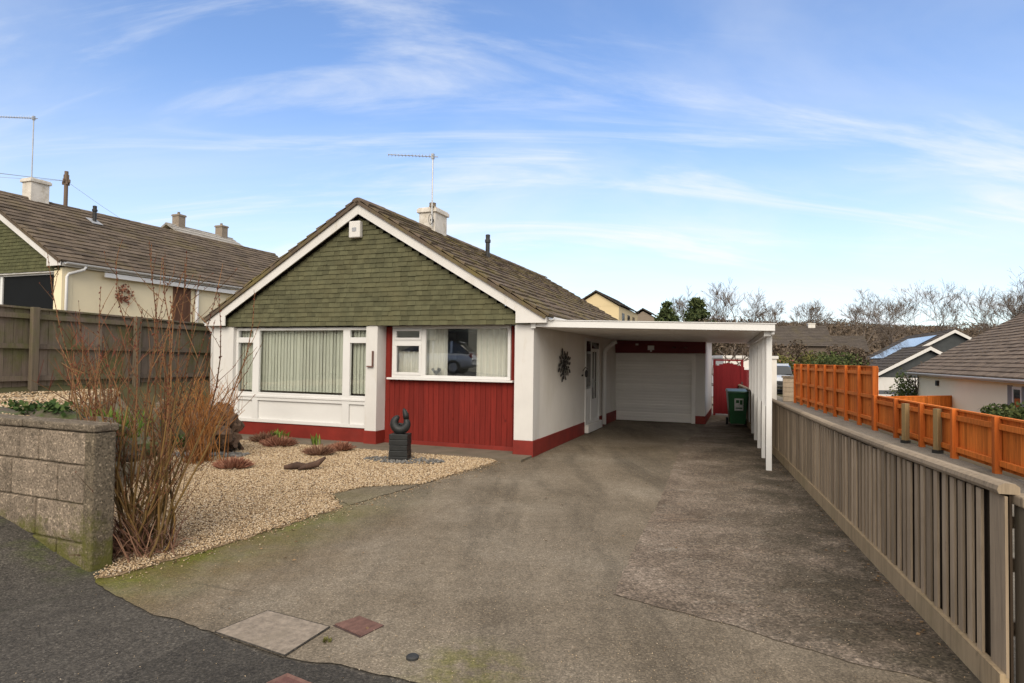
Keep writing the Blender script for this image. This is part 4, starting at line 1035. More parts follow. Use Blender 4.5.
def bare_tree(mbt, mbb, base, h, seed, spread=.55, levels=5, r0=None):
    q = random.Random(seed)
    def grow(p, d, ln, r, lev):
        pts = [p]; rr = [r]; k = 3
        for i in range(k):
            d = (d + Vector((q.gauss(0, .16), q.gauss(0, .16), q.gauss(.05, .1)))).normalized()
            p = p + d*ln/k; pts.append(p); rr.append(max(.016, r*(1-.42*(i+1)/k)))
        (mbt if lev < 2 else mbb).tube(pts, rr, 6 if lev < 2 else 3, cap=False)
        if lev >= levels: return
        for j in range(q.choice((2, 3, 3, 4)) if lev else q.choice((4, 5))):
            pos = pts[-1] if j < 2 else pts[q.choice((1, 2, 3))]
            ax = Vector((q.gauss(0, 1), q.gauss(0, 1), q.gauss(0, .5))).normalized()
            nd = (d + ax*spread*q.uniform(.7, 1.5) + Vector((0, 0, .12))).normalized()
            grow(pos, nd, ln*q.uniform(.58, .85), max(.016, rr[-1]*q.uniform(.55, .8)), lev+1)
    grow(Vector(base), Vector((q.gauss(0, .06), q.gauss(0, .06), 1)), h*.30, r0 or h*.022, 0)
def make_bare(label, loc, h, seed, **kw):
    t_ = thing('bare_tree', label, 'tree', loc, 0, 'bare winter trees')
    a = MB(); b = MB(); bare_tree(a, b, (0, 0, 0), h, seed, **kw)
    a.build('trunk', M['bark'], t_); b.build('crown', M['bark'], t_)
    return t_

# main shrub beside the pier: many bare stems
sb = thing('bare_shrub', 'tall leafless shrub with budded orange brown stems behind the wall pier', 'shrub', (-3.12, 5.22, .0))
st = MB(); tw = MB(); bu = MB()
q = random.Random(3)
for k in range(40):
    a = q.uniform(0, 6.28); b0 = Vector((q.gauss(0, .09), q.gauss(0, .08), 0)); out = q.uniform(.05, .75) if k % 3 else q.uniform(.5, 1.0)
    hh = q.uniform(1.1, 2.1) if k % 3 else q.uniform(.8, 1.7)
    if k < 16: hh = q.uniform(2.0, 2.62); out = q.uniform(.15, .95)
    dx, dy = math.cos(a)*out*1.0, math.sin(a)*out*.7
    dy = max(dy, -.06) if dx < .25 else max(dy, -.25)
    pts = []; rr = []; n = 9; wob = [q.gauss(0, .045) for _ in range(2)]
    for i in range(n+1):
        s_ = i/n; e = s_**1.15
        pts.append(b0+Vector((dx*(s_**.8)*.9 + wob[0]*math.sin(s_*7)+q.gauss(0, .014)*s_, dy*(s_**.8)*.9+wob[1]*math.sin(s_*6+1)+q.gauss(0, .014)*s_, hh*e+q.gauss(0, .012)*s_))); rr.append((.0095*(1-s_)**.9+.0022)*q.uniform(.9, 1.1))
    st.tube(pts[:6], rr[:6], 5, cap=False); tw.tube(pts[5:], rr[5:], 4, cap=False)
    for i in range(2, n):
        for _ in range(1 if q.random() < .8 else 2):
            p = pts[i].lerp(pts[i+1], q.random()); ln = q.uniform(.14, .72)*(1.15-.75*i/n)
            d = Vector((q.gauss(0, .55)+dx*.4, q.gauss(0, .55)+dy*.4, q.uniform(.5, 1.2))).normalized()
            m_ = p+d*ln*.5+Vector((q.gauss(0, .012), q.gauss(0, .012), .02)); e_ = p+d*ln+Vector((0, 0, ln*.25))
            tw.tube([p, m_, e_], [.0034, .0026, .0016], 3, cap=False)
            for j in range(int(ln*16)):
                s2 = R.random(); pb = p.lerp(m_, s2*2) if s2 < .5 else m_.lerp(e_, s2*2-1)
                bu.tube([pb, pb+Vector((q.gauss(0, .005), q.gauss(0, .005), .012))], [.0042, .001], 3, cap=False)
    for i in range(5, n):
        L_ = (pts[i+1]-pts[i]).length; j = 0.0
        while j < L_:
            p = pts[i].lerp(pts[i+1], j/L_); bu.tube([p+Vector((q.gauss(0, .005), q.gauss(0, .005), -.006)), p+Vector((q.gauss(0, .006), q.gauss(0, .006), .010))], [.0052, .0036], 4, cap=False); j += q.uniform(.035, .06)
st.build('stems', M['twigbase'], sb, sm=True); tw.build('twigs', M['twig'], sb); bu.build('buds', M['bud'], sb)
mb = MB()
for k in range(210):                                   # dead litter and low shoots at the base
    a = q.uniform(0, 6.28); p = Vector((q.gauss(0, .14), q.gauss(0, .12), .0)); d = Vector((math.cos(a)*q.uniform(.1, .3), math.sin(a)*q.uniform(.1, .3), q.uniform(.05, .38)))
    mb.tube([p, p+d*.6+Vector((0, 0, .03)), p+d], [.005, .004, .002], 3, cap=False)
mb.build('base_litter', M['heatherdark'], sb)
# dense orange shrub further back
s2 = thing('bare_shrub', 'dense orange stemmed shrub by the driftwood stump', 'shrub', (-4.78, 9.55, 0))
mb = MB(); m2_ = MB()
for k in range(75):
    a = q.uniform(0, 6.28); o2 = q.random()**.6*.72; hh = q.uniform(.9, 1.5)*(1-.22*(o2/.72)); p0 = Vector((q.gauss(0, .13), q.gauss(0, .12), 0))
    e_ = p0+Vector((math.cos(a)*o2, math.sin(a)*o2, hh)); m_ = p0.lerp(e_, .5)+Vector((-math.cos(a)*.06, -math.sin(a)*.06, .05))
    mb.tube([p0, m_, e_], [.008, .006, .003], 4, cap=False)
    for j in range(4):
        s_ = q.uniform(.45, .95); p = m_.lerp(e_, s_*2-1) if s_ > .5 else p0.lerp(m_, s_*2)
        d = Vector((q.gauss(0, .5), q.gauss(0, .5), 1)).normalized()*q.uniform(.1, .35); m2_.tube([p, p+d], [.004, .0022], 3, cap=False)
mb.build('stems', M['fire'], s2); m2_.build('twigs', M['fire'], s2)
s3 = thing('bare_shrub', 'sparse red twigged shrub in front of the old fence', 'shrub', (-6.0, 8.9, .55))
mb = MB(); bu = MB()
for k in range(28):
    a = q.uniform(0, 6.28); o2 = q.random()*.95; hh = q.uniform(.7, 1.55); p0 = Vector((q.gauss(0, .15), q.gauss(0, .15), 0)); e_ = p0+Vector((math.cos(a)*o2, math.sin(a)*o2, hh)); m_ = p0.lerp(e_, .5)+Vector((-math.cos(a)*.08, -math.sin(a)*.08, .03))
    mb.tube([p0, m_, e_], [.010, .007, .003], 4, cap=False)
    for j in range(3):
        s_ = q.uniform(.3, .95); p = m_.lerp(e_, s_); d = Vector((q.gauss(0, .5), q.gauss(0, .5), .9)).normalized()*q.uniform(.15, .4); bu.tube([p, p+d], [.005, .003], 3, cap=False)
mb.build('stems', M['twig'], s3); bu.build('twigs', M['bud'], s3)
# heathers
def heather(label, x, y, r, h, mat, seed, n=420, z=0.02):
    o = thing('heather_plant', label, 'plant', (x, y, z), 0, 'low heathers in the shingle')
    qq = random.Random(seed); mb = MB(); fl_ = MB()
    for k in range(n):
        a = qq.uniform(0, 6.28); u_ = qq.random()**.5; p0 = Vector((math.cos(a)*u_*r*.55, math.sin(a)*u_*r*.45, 0))
        e_ = p0+Vector((math.cos(a)*u_*r*.5+qq.gauss(0, .03), math.sin(a)*u_*r*.4+qq.gauss(0, .03), h*(1-.6*u_*u_)*qq.uniform(.6, 1.1)))
        fl_.tube([p0.lerp(e_, .35), e_], [.008, .003], 3, cap=False)
        if k % 6 == 0: mb.tube([Vector((0, 0, 0)), p0, p0.lerp(e_, .4)], [.006, .005, .004], 3, cap=False)
    fl_.build('sprigs', mat, o); mb.build('stems', M['heatherdark'], o)
    return o
heather('bright russet heather in front of the driftwood stump', -4.05, 9.05, .29, .17, M['heather'], 1)
heather('large russet heather nearest the red plinth under the blinds', -4.22, 11.3, .34, .20, M['heather'], 2)
heather('brown heather midway between the stump and the sculpture', -3.2, 10.35, .27, .18, M['heatherdark'], 3)
heather('small russet heather beside the white middle pillar', -2.98, 10.85, .22, .17, M['heather'], 4)
heather('dark heather with a green tuft growing behind it', -4.72, 11.85, .26, .2, M['heatherdark'], 5)
def sprouts(label, x, y, z, n, h, r, mat, seed, name='green_plant'):
    o = thing(name, label, 'plant', (x, y, z)); qq = random.Random(seed); mb = MB()
    for k in range(n):
        a = qq.uniform(0, 6.28); p = Vector((qq.gauss(0, r*.4), qq.gauss(0, r*.4), 0)); d = Vector((math.cos(a)*qq.uniform(.1, .8)*r, math.sin(a)*qq.uniform(.1, .8)*r, h*qq.uniform(.5, 1))); w = d.cross(Vector((0, 0, 1))).normalized()*.008
        mb.add([p-w, p+w, p+d*.6+w*1.4+Vector((0, 0, .02)), p+d, p+d*.6-w*1.4+Vector((0, 0, .02))], [(0, 1, 2, 3, 4)])
    mb.build('leaves', mat, o); return o
sprouts('tuft of yellow green leaves behind the dark heather', -4.55, 12.05, .03, 70, .22, .22, M['sprout'], 1)
sprouts('thin green shoot before the red plinth', -3.62, 11.45, .03, 26, .24, .08, M['sprout'], 2)
sprouts('bushy green weeds behind the tall bare shrub', -5.4, 8.3, .45, 220, .55, .45, M['sprout'], 3)
sprouts('low green weeds at the foot of the log edging', -5.9, 10.9, .05, 120, .22, .4, M['ivy'], 4)
sprouts('tiny weed in the joint of the concrete cover', -1.06, 3.66, .0, 6, .010, .03, M['oliveleaf'], 5)
# driftwood
dw = thing('driftwood_stump', 'hollow weathered driftwood stump standing in the shingle', 'driftwood', (-5.02, 10.55, 0), .3)
bm = bmesh.new(); bmesh.ops.create_icosphere(bm, subdivisions=4, radius=1)
for v_ in bm.verts:
    p = v_.co.copy(); n1 = mnoise.noise(p*1.6+Vector((3, 1, 0))); n2 = mnoise.noise(p*4.5)
    v_.co = Vector((p.x*.36, p.y*.26, p.z*.40+.36))*1.0 + p*(.24*n1+.15*n2)
    hol = smooth(.42, .0, math.hypot(p.x+.30, (p.z+.05)*.7))*(1 if p.y < 0 else 0)
    v_.co += Vector((.02, .30*hol, 0))
me = bpy.data.meshes.new('stump_body'); bm.to_mesh(me); bm.free(); me.materials.append(M['drift']); o = bpy.data.objects.new('stump_body', me); COL.objects.link(o); o.parent = dw
mb = MB()
for a, l in ((.4, .45), (2.2, .5), (3.5, .55), (5.2, .4), (1.2, .35)): mb.tube([(0, 0, .35), (math.cos(a)*l*.6, math.sin(a)*l*.4, .22), (math.cos(a)*l, math.sin(a)*l*.6, .02)], [.11, .08, .03], 7)
for a, l in ((.9, .5), (2.0, .4), (-.2, .35)): mb.tube([(.05, 0, .5), (math.cos(a)*.15+.05, 0, .5+l*.5), (math.cos(a)*.26, .02, .5+l*.7)], [.09, .06, .02], 7)
mb.build('root_arms', M['drift'], dw, sm=True)
d2 = MB(); d2.tube([(-.28, -.05, .06), (-.12, .02, .08), (.02, 0, .07), (.16, .05, .10), (.27, .10, .19)], [.03, .055, .045, .05, .018], 8); d2.tube([(.02, 0, .07), (-.05, -.12, .05)], [.035, .015], 6)
o = tag(d2.build('driftwood_branch', M['driftdark'], sm=True), 'short dark driftwood branch lying on the open shingle', 'driftwood'); o.location = (-2.98, 8.98, .0)
# slates at the stump
k = 90; pebbles('stump_slates', -5.0+NR.uniform(-.75, .65, k), 10.15+NR.uniform(-.2, .15, k), np.full(k, .035), np.full(k, .06), M['slate'])
# rocks with ivy on the bed edge
def rock(label, x, y, z, r, seed):
    bm = bmesh.new(); bmesh.ops.create_icosphere(bm, subdivisions=3, radius=1); off = Vector((seed*7.1, seed*3.3, 0))
    for v_ in bm.verts:
        p = v_.co.copy(); n1 = mnoise.noise(p*1.1+off); v_.co = Vector((p.x*r, p.y*r*.7, p.z*r*.36)) * (1+.45*n1+.15*mnoise.noise(p*3+off))
    me = bpy.data.meshes.new('garden_rock'); bm.to_mesh(me); bm.free(); me.materials.append(M['rock'])
    o = bpy.data.objects.new('garden_rock', me); COL.objects.link(o); o.location = (x, y, z); return tag(o, label, 'rock', 'rocks along the raised bed')
rock('flat grey rock above the wall, farthest left', -6.15, 7.3, .86, .42, 1)
rock('ivy edged rock above the middle of the wall', -5.65, 7.55, .83, .45, 2)
rock('rounded rock above the wall beside the shrub', -5.15, 7.7, .74, .38, 3)
rock('dark rock low in the bed beneath the weeds', -5.05, 8.2, .42, .42, 4)
fn = blob(-5.75, 7.45, .96, .6, .25, .13, 14, 4); iv = leaf_obj('ivy', 380, fn, .05, M['ivy'], elong=1.2); tag(iv, 'dark ivy trailing over the rocks behind the wall', 'ivy')
# log edging by the house corner
lg = thing('log_edging', 'row of dark upright logs holding the raised bed by the house corner', 'edging', (-6.15, 10.75, 0), math.atan2(1.9, -.9))
for k in range(13):
    x = k*.165; hh = .74+R.uniform(-.05, .06); MB().lathe([(.075, -.05), (.08, hh-.02), (.06, hh), (.01, hh+.004)], (x, R.uniform(-.015, .015), 0), 10).build('log', M['oldwood'], lg)

# ------------------------------------------------------------------ right hand houses
rb_ = thing('bungalow', 'cream bungalow with grey brown roof beyond the orange fence on the right', 'bungalow', (17.55, 26.7, -1.15), -TH-math.pi)
# local x points away from the camera side; eave faces the drive at local x=0
Wr, Lr = 7.6, 19.0
mb = MB(); mb.box(-.2, 0, 0, Lr, -.4, 2.33); mb.box(-Wr, -Wr+.2, 0, Lr, -.4, 2.33); mb.box(-Wr, 0, 0, .2, -.4, 2.33); mb.box(-Wr, 0, Lr-.2, Lr, -.4, 2.33); mb.build('wall', M['palecream'], rb_)
roof_part(rb_, Wr, Lr, 2.49, -.30, .32, M['tilesgrey'], course=.25)
barge(rb_, Wr, 2.47, -.27, .34, M['white'], foot=False)
eave_parts(rb_, Wr, Lr, 2.47, -.24, .34, sides=(1,))
mb = MB(); mb.prism([(-Wr, 2.33), (0, 2.33), (-Wr/2, 2.33+Wr/2*PT)], .02, .1, lambda a, b, d: Vector((a, d, b))); mb.build('gable_wall', M['palecream'], rb_)
wv_ = 10.2
dr = MB(); frame_rect(dr, wv_, wv_+.62, 1.0, 2.22, .07, -.02, .03); dr.box(wv_+.07, wv_+.55, -.018, .03, 1.58, 1.66); w_ = sidewall(dr.build('window', M['upvc'], rb_))
sw_ = MB().box(wv_+.07, wv_+.55, -.004, .0, 1.07, 2.15).build('pane', M['darkglass'], w_)
mb = MB(); mb.box(wv_-.35, wv_-.01, -.012, .0, .4, 2.25); mb.box(wv_+.63, wv_+.95, -.012, .0, .4, 2.25); sidewall(mb.build('grey_panel', M['greytrim'], rb_))
mb = MB(); mb.box(0, .08, 3.0, 3.22, 1.98, 2.18); mb.build('air_vent', M['black'], rb_)
hg = thing('hedge', 'clipped green hedge under the window of the right bungalow', 'hedge', (11.1, 13.6, -.36), .2)
fn = blob(0, 0, .65, 1.5, .42, .5, 40, 9); leaf_obj('foliage', 9500, fn, .055, M['hedgeleaf'], hg)
mb = MB()
for k in range(8): mb.tube([(-1.1+k*.3, 0, 0), (-1.1+k*.3, .05, .5)], .02, 5)
mb.build('stems', M['bark'], hg)
# two-gabled house behind
def simple_house(name, label, loc, rz, W_, L_, ze, wallm, roofm, pitch_over=.35, gable=None, base=-4, trim=True, ridge=True):
    h_ = thing(name, label, 'house', loc, rz)
    mb = MB(); mb.box(-W_, 0, 0, L_, base, ze-.1); mb.build('wall', wallm, h_)
    mb = MB(); mb.prism([(-W_, ze-.12), (0, ze-.12), (-W_/2, ze-.12+W_/2*PT)], .0, L_, lambda a, b, d: Vector((a, d, b))); mb.build('gable_wall', gable or wallm, h_)
    roof_part(h_, W_, L_, ze, -.3, pitch_over, roofm, tw=.6, course=.4, ridge=ridge)
    if trim: barge(h_, W_, ze, -.33, pitch_over, M['white'], foot=False, depth=.2)
    return h_
gh = simple_house('gabled_house', 'white trimmed house with charcoal gable and solar panels behind the fence', H(22.17, 43.9, -1.64), -TH, 9.0, 14, 3.0, M['white'], M['fartiles'], gable=M['darkclad'])
S_ = (9/2+.35)*math.sqrt(1+PT*PT); e0 = Vector((-9-.35, 0, 3.0)); uu = Vector((1, 0, PT)).normalized(); nn = Vector((-PT, 0, 1)).normalized()
mb = MB()
for r_ in range(2):
    for c_ in range(8):
        p = e0+Vector((0, .9+c_*1.12, 0))+uu*(1.3+r_*1.75)+nn*.09
        q4 = [p, p+Vector((0, 1.08, 0)), p+Vector((0, 1.08, 0))+uu*1.68, p+uu*1.68]; mb.add(q4+[x-nn*.05 for x in q4], [(3, 2, 1, 0), (4, 5, 6, 7), (0, 1, 5, 4), (1, 2, 6, 5), (2, 3, 7, 6), (3, 0, 4, 7)])
mb.build('solar_panels', M['solar'], gh)
gh2 = simple_house('gabled_house', 'lower white house with small charcoal gable in front of the solar roof', H(17.6, 37.4, -1.9), -TH, 6.0, 7, 2.75, M['white'], M['fartiles'], gable=M['darkclad'])
mb = MB(); frame_rect(mb, -3.5, -2.4, 2.75, 3.35, .06, -.04, .02); w_ = mb.build('window', M['white'], gh2); MB().box(-3.44, -2.46, -.02, -.01, 2.81, 3.29).build('pane', M['darkglass'], w_)

# white garage across the way, gate pier, cars
wg = thing('white_garage', 'plain white rendered flat roofed outbuilding beyond the red gate', 'garage', (9.35, 27.2, 0), -.1)
MB().box(0, 2.25, 0, 5, -.1, 1.80).build('wall', M['render'], wg); MB().box(-.06, 2.31, -.06, 5.1, 1.80, 1.93).build('roof', M['white'], wg, bevel=.01)
mb = MB(); mb.box(.35, 1.5, -.02, -.0, -.05, 1.4); mb.build('door', M['upvc'], wg)
gpr = thing('boundary_wall', 'short pale block wall at the far end of the orange fence', 'wall', (11.55, 26.2, 0), -.30)
mb = MB()
for i in range(5):
    for k in range(2): mb.box(-.02+k*.42+.004, .40+k*.42-.004, 0, .22, i*.2+.003, i*.2+.197)
mb.build('blocks', M['beige'], gpr, bevel=.01); MB().box(-.06, .86, -.04, .26, 1.0, 1.08).build('coping', M['coping'], gpr)
def make_car(name, label, loc, rz, paint):
    c = thing(name, label, 'car', loc, rz, 'parked cars')
    st_ = [(-2.10, .42, .62, .70), (-2.02, .28, .80, .82), (-1.5, .24, .93, .87), (-.9, .22, .97, .88), (.4, .22, .98, .89), (1.3, .22, .99, .88), (1.85, .26, .98, .85), (2.08, .34, .88, .78), (2.13, .45, .66, .70)]
    def ring(x, z0, z1, w): 
        k = [(-1, .12), (-1, .6), (-.96, .9), (-.82, 1), (.82, 1), (.96, .9), (1, .6), (1, .12), (.9, 0), (-.9, 0)]
        return [(x, a*w, z0+b*(z1-z0)) for a, b in k]
    mb = MB(); vs = []; [vs.extend(ring(*s_)) for s_ in st_]; n = 10
    fs = [(i*n+j, i*n+(j+1) % n, (i+1)*n+(j+1) % n, (i+1)*n+j) for i in range(len(st_)-1) for j in range(n)]+[tuple(range(n)), tuple(range((len(st_)-1)*n, len(st_)*n))[::-1]]
    mb.add(vs, [f_[::-1] for f_ in fs]); b_ = mb.build('body', paint, c, sm=True); b_.modifiers.new('sub', 'SUBSURF').levels = 1; b_.modifiers['sub'].render_levels = 2
    gs = [(-1.15, .95, .98, .80), (-.55, .95, 1.40, .72), (-.2, .95, 1.50, .66), (.7, .95, 1.54, .65), (1.45, .95, 1.46, .66), (1.98, .95, 1.02, .74)]
    def gr(x, z0, z1, w): return [(x, -w*1.12 if z1 > 1.1 else -w, z0), (x, -w, z1-.06 if z1 > 1.1 else z1), (x, -w*.8, z1), (x, w*.8, z1), (x, w, z1-.06 if z1 > 1.1 else z1), (x, w*1.12 if z1 > 1.1 else w, z0)]
    mb = MB(); vs = []; [vs.extend(gr(*s_)) for s_ in gs]; n = 6
    mb.add(vs, [(i*n+j, (i+1)*n+j, (i+1)*n+(j+1) % n, i*n+(j+1) % n) for i in range(len(gs)-1) for j in range(n)]+[tuple(range(n)), tuple(range(30, 36))[::-1]]); mb.build('windows', M['carglass'], c)
    mb = MB(); rs = [(-.5, 1.405, .62), (-.2, 1.515, .60), (.7, 1.555, .60), (1.45, 1.475, .60), (1.62, 1.42, .60)]
    mb.add([(x, s_*w, z+.004) for x, z, w in rs for s_ in (-1, 1)], [(2*i, 2*i+2, 2*i+3, 2*i+1) for i in range(4)])
    for s_ in (-1, 1):
        for x0, x1 in ((.28, .36), (1.12, 1.22)): mb.add([(x0, s_*.90*.82, .96), (x1, s_*.90*.82, .96), (x1, s_*.67, 1.5), (x0, s_*.67, 1.5)], [(0, 1, 2, 3)])
    mb.build('roof_panel', paint, c)
    for x in (-1.32, 1.30):
        for s_ in (-1, 1):
            wl = MB(); wl.tube([(x, s_*.70, .32), (x, s_*.885, .32)], .325, 24); w_ = wl.build('wheel', M['rubber'], c)
            rm = MB(); rm.tube([(x, s_*.888, .32), (x, s_*.90, .32)], .20, 18); rm.build('rim', M['galv'], w_)
    for s_ in (-1, 1):
        MB().cbox(Vector((-2.03, s_*.60, .70)), .12, .30, .13).build('headlight', M['lamp_clear'], c, bevel=.03); MB().cbox(Vector((2.05, s_*.66, .84)), .12, .20, .2).build('tail_light', M['lamp_red'], c, bevel=.03)
        MB().cbox(Vector((-.72, s_*.98, 1.0)), .10, .16, .11).build('mirror', paint, c, bevel=.03)
    MB().cbox(Vector((-2.12, 0, .52)), .03, .9, .16).build('grille', M['black'], c)
    return c
make_car('parked_car', 'silver parked car on the far road past the white outbuilding', (15.05, 35.0, .03), math.atan2(-.9, -.42)+math.pi, M['silver'])
make_car('parked_car', 'red parked car behind the silver one on the far road', (17.6, 40.0, .25), math.atan2(-.9, -.42)+math.pi, M['redcar'])
# yellow house, hill houses, far left house
yh = simple_house('gabled_house', 'tall pale yellow house rising behind the bungalow roof', (10.2, 59.0, 2.2), -TH, 4.4, 11, 4.75, M['yellow'], M['fartiles'], pitch_over=.2, base=-6, trim=False)
mb = MB()
for y in (1.6, 4.6, 7.6): mb.box(.002, .03, y, y+1.3, 2.6, 4.1)
mb.build('window', M['darkglass'], yh)
mb = MB()
for y in (1.5, 4.5, 7.5): frame_rect(mb, 0, 0, 0, 0, 0, 0, 0) if False else mb.box(.003, .06, y, y+1.5, 2.45, 2.6)
mb.build('sill', M['white'], yh)
simple_house('gabled_house', 'small grey gabled house beyond the tall yellow one', (17.3, 72.0, 2.0), -TH, 4, 8, 4.4, M['conc'], M['fartiles'], base=-6, trim=False)
fh = simple_house('gabled_house', 'far house with pale slate roof peeping over the left bungalow roof', (-18.75, 36.8, 5.0), -TH+.0, 5.0, 4.6, 3.0, M['yellow'], M['paleroof'], base=-6, trim=False)
zf = 3.0+(2.5+.35)*PT
chimney(fh, -2.5, .35, zf-.25, .55, .5, .9, M['conc']); chimney(fh, -2.5, 3.7, zf-.25, .6, .5, .9, M['conc'])
hh_ = simple_house('gabled_house', 'broad brown roofed house on the hill behind the bare trees', (39.5, 80.0, -.6), -TH+math.pi/2+.1, 8, 7.6, 4.2, M['scrubwall'], M['fartiles'], base=-8, trim=False)
chimney(hh_, -4, 1.0, 4.2+4*PT, .9, .8, .5, M['render']); chimney(hh_, -4, 6.6, 4.2+4*PT, .9, .8, .5, M['render'])
h3 = simple_house('gabled_house', 'small hill house with a white chimney stack and aerial', (50.5, 90.0, .6), -TH+math.pi/2, 7, 9, 2.6, M['scrubwall'], M['fartiles'], base=-8, trim=False)
chimney(h3, -3.5, 8.4, 2.6+3.5*PT+.3, 1.0, .9, 1.1, M['white']); aerial(h3, -3.5, 8.6, 2.6+3.5*PT+1.2, 2.2, .9, .3)
h4 = None if True else simple_house('gabled_house', 'brown roofed house low on the hill beneath the right hand trees', (88.0, 112.0, 4.0), -TH+math.pi/2, 9, 26, 3.4, M['brownclad'], M['fartiles'], base=-8, trim=False)
h5 = simple_house('gabled_house', 'long low roofed house showing just above the carport', (25.0, 80.0, -.1), -TH+math.pi/2, 8, 14, 3.6, M['conc'], M['fartiles'], base=-8, trim=False)

# telegraph pole
tp = thing('telegraph_pole', 'wooden telegraph pole with wires behind the left bungalow ridge', 'telegraph pole', (-25.6, 35.0, 3.0), .3)
MB().tube([(0, 0, -2), (0, 0, 9.05)], [.13, .10], 12).build('pole', M['pole'], tp)
mb = MB()
for k in range(6): a = k*1.05; mb.cbox(Vector((math.cos(a)*.15, math.sin(a)*.15, 8.5-.14*(k % 2))), .09, .09, .18)
mb.cbox(Vector((0, 0, 8.7)), .26, .08, .3); mb.build('insulators', M['pole'], tp)
mb = MB()
for (ex, ey, ez) in ((-14, -8, 8.6), (-14, -6, 8.0), (8, 1, 4.2), (-9, -27, 4.2)):
    pts = [Vector((ex*s_, ey*s_, 8.5+(ez-8.5)*s_-.5*math.sin(s_*math.pi))) for s_ in np.linspace(0, 1, 10)]; mb.tube(pts, .010, 3)
mb.build('wires', M['plug'], tp)

# ------------------------------------------------------------------ far trees and bushes
gz = ground_z
def at(x, y, z=None): return (x, y, gz(x, y)-.3 if z is None else z)
def conifer(label, loc, h, r, seed):
    t_ = thing('conifer_tree', label, 'tree', loc, 0, 'dark conifers behind the carport'); qq = random.Random(seed)
    MB().tube([(0, 0, -1), (0, 0, h*.9)], [h*.03, .03], 8).build('trunk', M['bark'], t_)
    br = MB(); P_ = []
    for k in range(110):
        s_ = qq.random()**.8; z = h*(.18+.80*s_); ln = r*(1-s_)**.75*qq.uniform(.55, 1.15)+.15; a = qq.uniform(0, 6.28)
        e_ = Vector((math.cos(a)*ln, math.sin(a)*ln, z+ln*qq.uniform(-.1, .45))); br.tube([(0, 0, z), e_], [.04, .012], 4, cap=False)
        for j in range(46):
            t0 = qq.uniform(.25, 1.05); p = Vector((0, 0, z)).lerp(e_, t0); w = .28*(1.1-.5*t0)*min(1, ln/1.2+.3); P_.append((p.x+qq.gauss(0, w), p.y+qq.gauss(0, w), p.z+qq.gauss(0, w*.7)))
    it = iter(P_); leaf_obj('crown', len(P_), lambda: next(it), .16, M['conifer'], t_, elong=2.4); br.build('limbs', M['bark'], t_)
    return t_
conifer('smaller ragged conifer above the carport roof, left of the pair', (15.6, 62, 1.0), 6.6, 1.9, 1)
conifer('bigger pointed conifer above the carport roof, right of the pair', (18.9, 63, 1.0), 7.2, 2.4, 2)
conifer('dark evergreen at the right edge behind the bare trees', (73.5, 82, 2.0), 13.0, 3.4, 8)
specs = [(30.5, 84, 13.0, 11, 'spreading bare tree over the carport corner'), (37.5, 92, 11.0, 12, 'bare tree directly above the brown roofed hill house'),
         (26.5, 88, 11.0, 13, 'thin bare tree left of the spreading one'), (41.5, 86, 9.5, 14, 'small bare tree over the hill house chimney'),
         (56.5, 100, 12.0, 15, 'small bare tree left of the hilltop group'), (63.0, 101, 14.0, 16, 'bare tree above the solar panels'), (68.5, 100, 14.5, 17, 'bare tree over the white gable tip'),
         (70.0, 88, 15.0, 18, 'tall fine twigged bare tree right of the white gable'), (74.0, 92, 17.0, 19, 'tallest bare tree above the right bungalow roof'), (78.5, 93, 16.5, 20, 'dense bare tree near the right edge'), (73.0, 86, 14.0, 21, 'bare tree in front of the tallest one')]
for i, (x, y, h, sd, lb) in enumerate(specs):
    make_bare(lb, at(x, y), h, sd, spread=.6, levels=6)
def bush(name, label, loc, rx, ry, rz, n, size, mat, seed, lumps=14):
    b_ = thing(name, label, 'bush', loc); fn = blob(0, 0, rz*.8, rx, ry, rz, lumps, seed); leaf_obj('foliage', n, fn, size, mat, b_)
    mb = MB(); qq = random.Random(seed)
    for k in range(9): a = qq.uniform(0, 6.28); mb.tube([(0, 0, -.5), (math.cos(a)*rx*.4, math.sin(a)*ry*.4, rz*.9)], [.05, .015], 4)
    mb.build('stems', M['bark'], b_); return b_
bush('evergreen_bush', 'dark green bush behind the tall orange fence', (16.2, 31.5, -.5), 2.0, 1.2, 1.5, 5200, .09, M['hedgeleaf'], 1)
bush('evergreen_bush', 'yellow olive bush left of the dark green one', (17.0, 36.5, -.3), 1.5, 1.2, 1.6, 3000, .10, M['oliveleaf'], 2)
bush('evergreen_bush', 'small green shrub between orange fence and white gable', (17.4, 27.2, -1.2), .8, .8, 1.4, 1800, .07, M['hedgeleaf'], 3)
bush('evergreen_bush', 'dark hedge mass across the far road', (24.5, 47.0, -.6), 2.6, 1.6, 1.7, 3600, .13, M['hedgeleaf'], 4)
bush('winter_bush', 'peach leaved bush over the red gate', (9.4, 33.5, .2), 1.3, 1.0, 1.5, 1600, .10, M['peach'], 5)
bush('winter_bush', 'brown twiggy bush behind the white outbuilding', (13.2, 40.0, .2), 3.2, 1.6, 2.3, 6500, .10, M['scrubleaf'], 6, 22)
bush('winter_bush', 'tall brown thicket hiding the lower hill house wall', (19.6, 43.5, -.3), 2.0, 1.3, 1.95, 5200, .11, M['scrubleaf'], 8, 18)
bush('winter_bush', 'brown thicket right of the dark green bush', (24.5, 45.5, -.6), 2.2, 1.3, 2.0, 5200, .11, M['scrubleaf'], 9, 18)
bush('winter_bush', 'long brown thicket between hill houses and solar panels', (27.8, 52.0, -.8), 2.6, 1.5, 2.2, 5500, .13, M['scrubleaf'], 10, 24)
bush('winter_bush', 'low brown scrub behind the gate arch', (8.3, 39.0, .2), 2.2, 1.4, 1.9, 4200, .10, M['scrubleaf'], 7, 18)
gs_ = thing('bare_shrub', 'leaning pale bare branches over the gate arch', 'shrub', H(2.9, 11.6, 0))
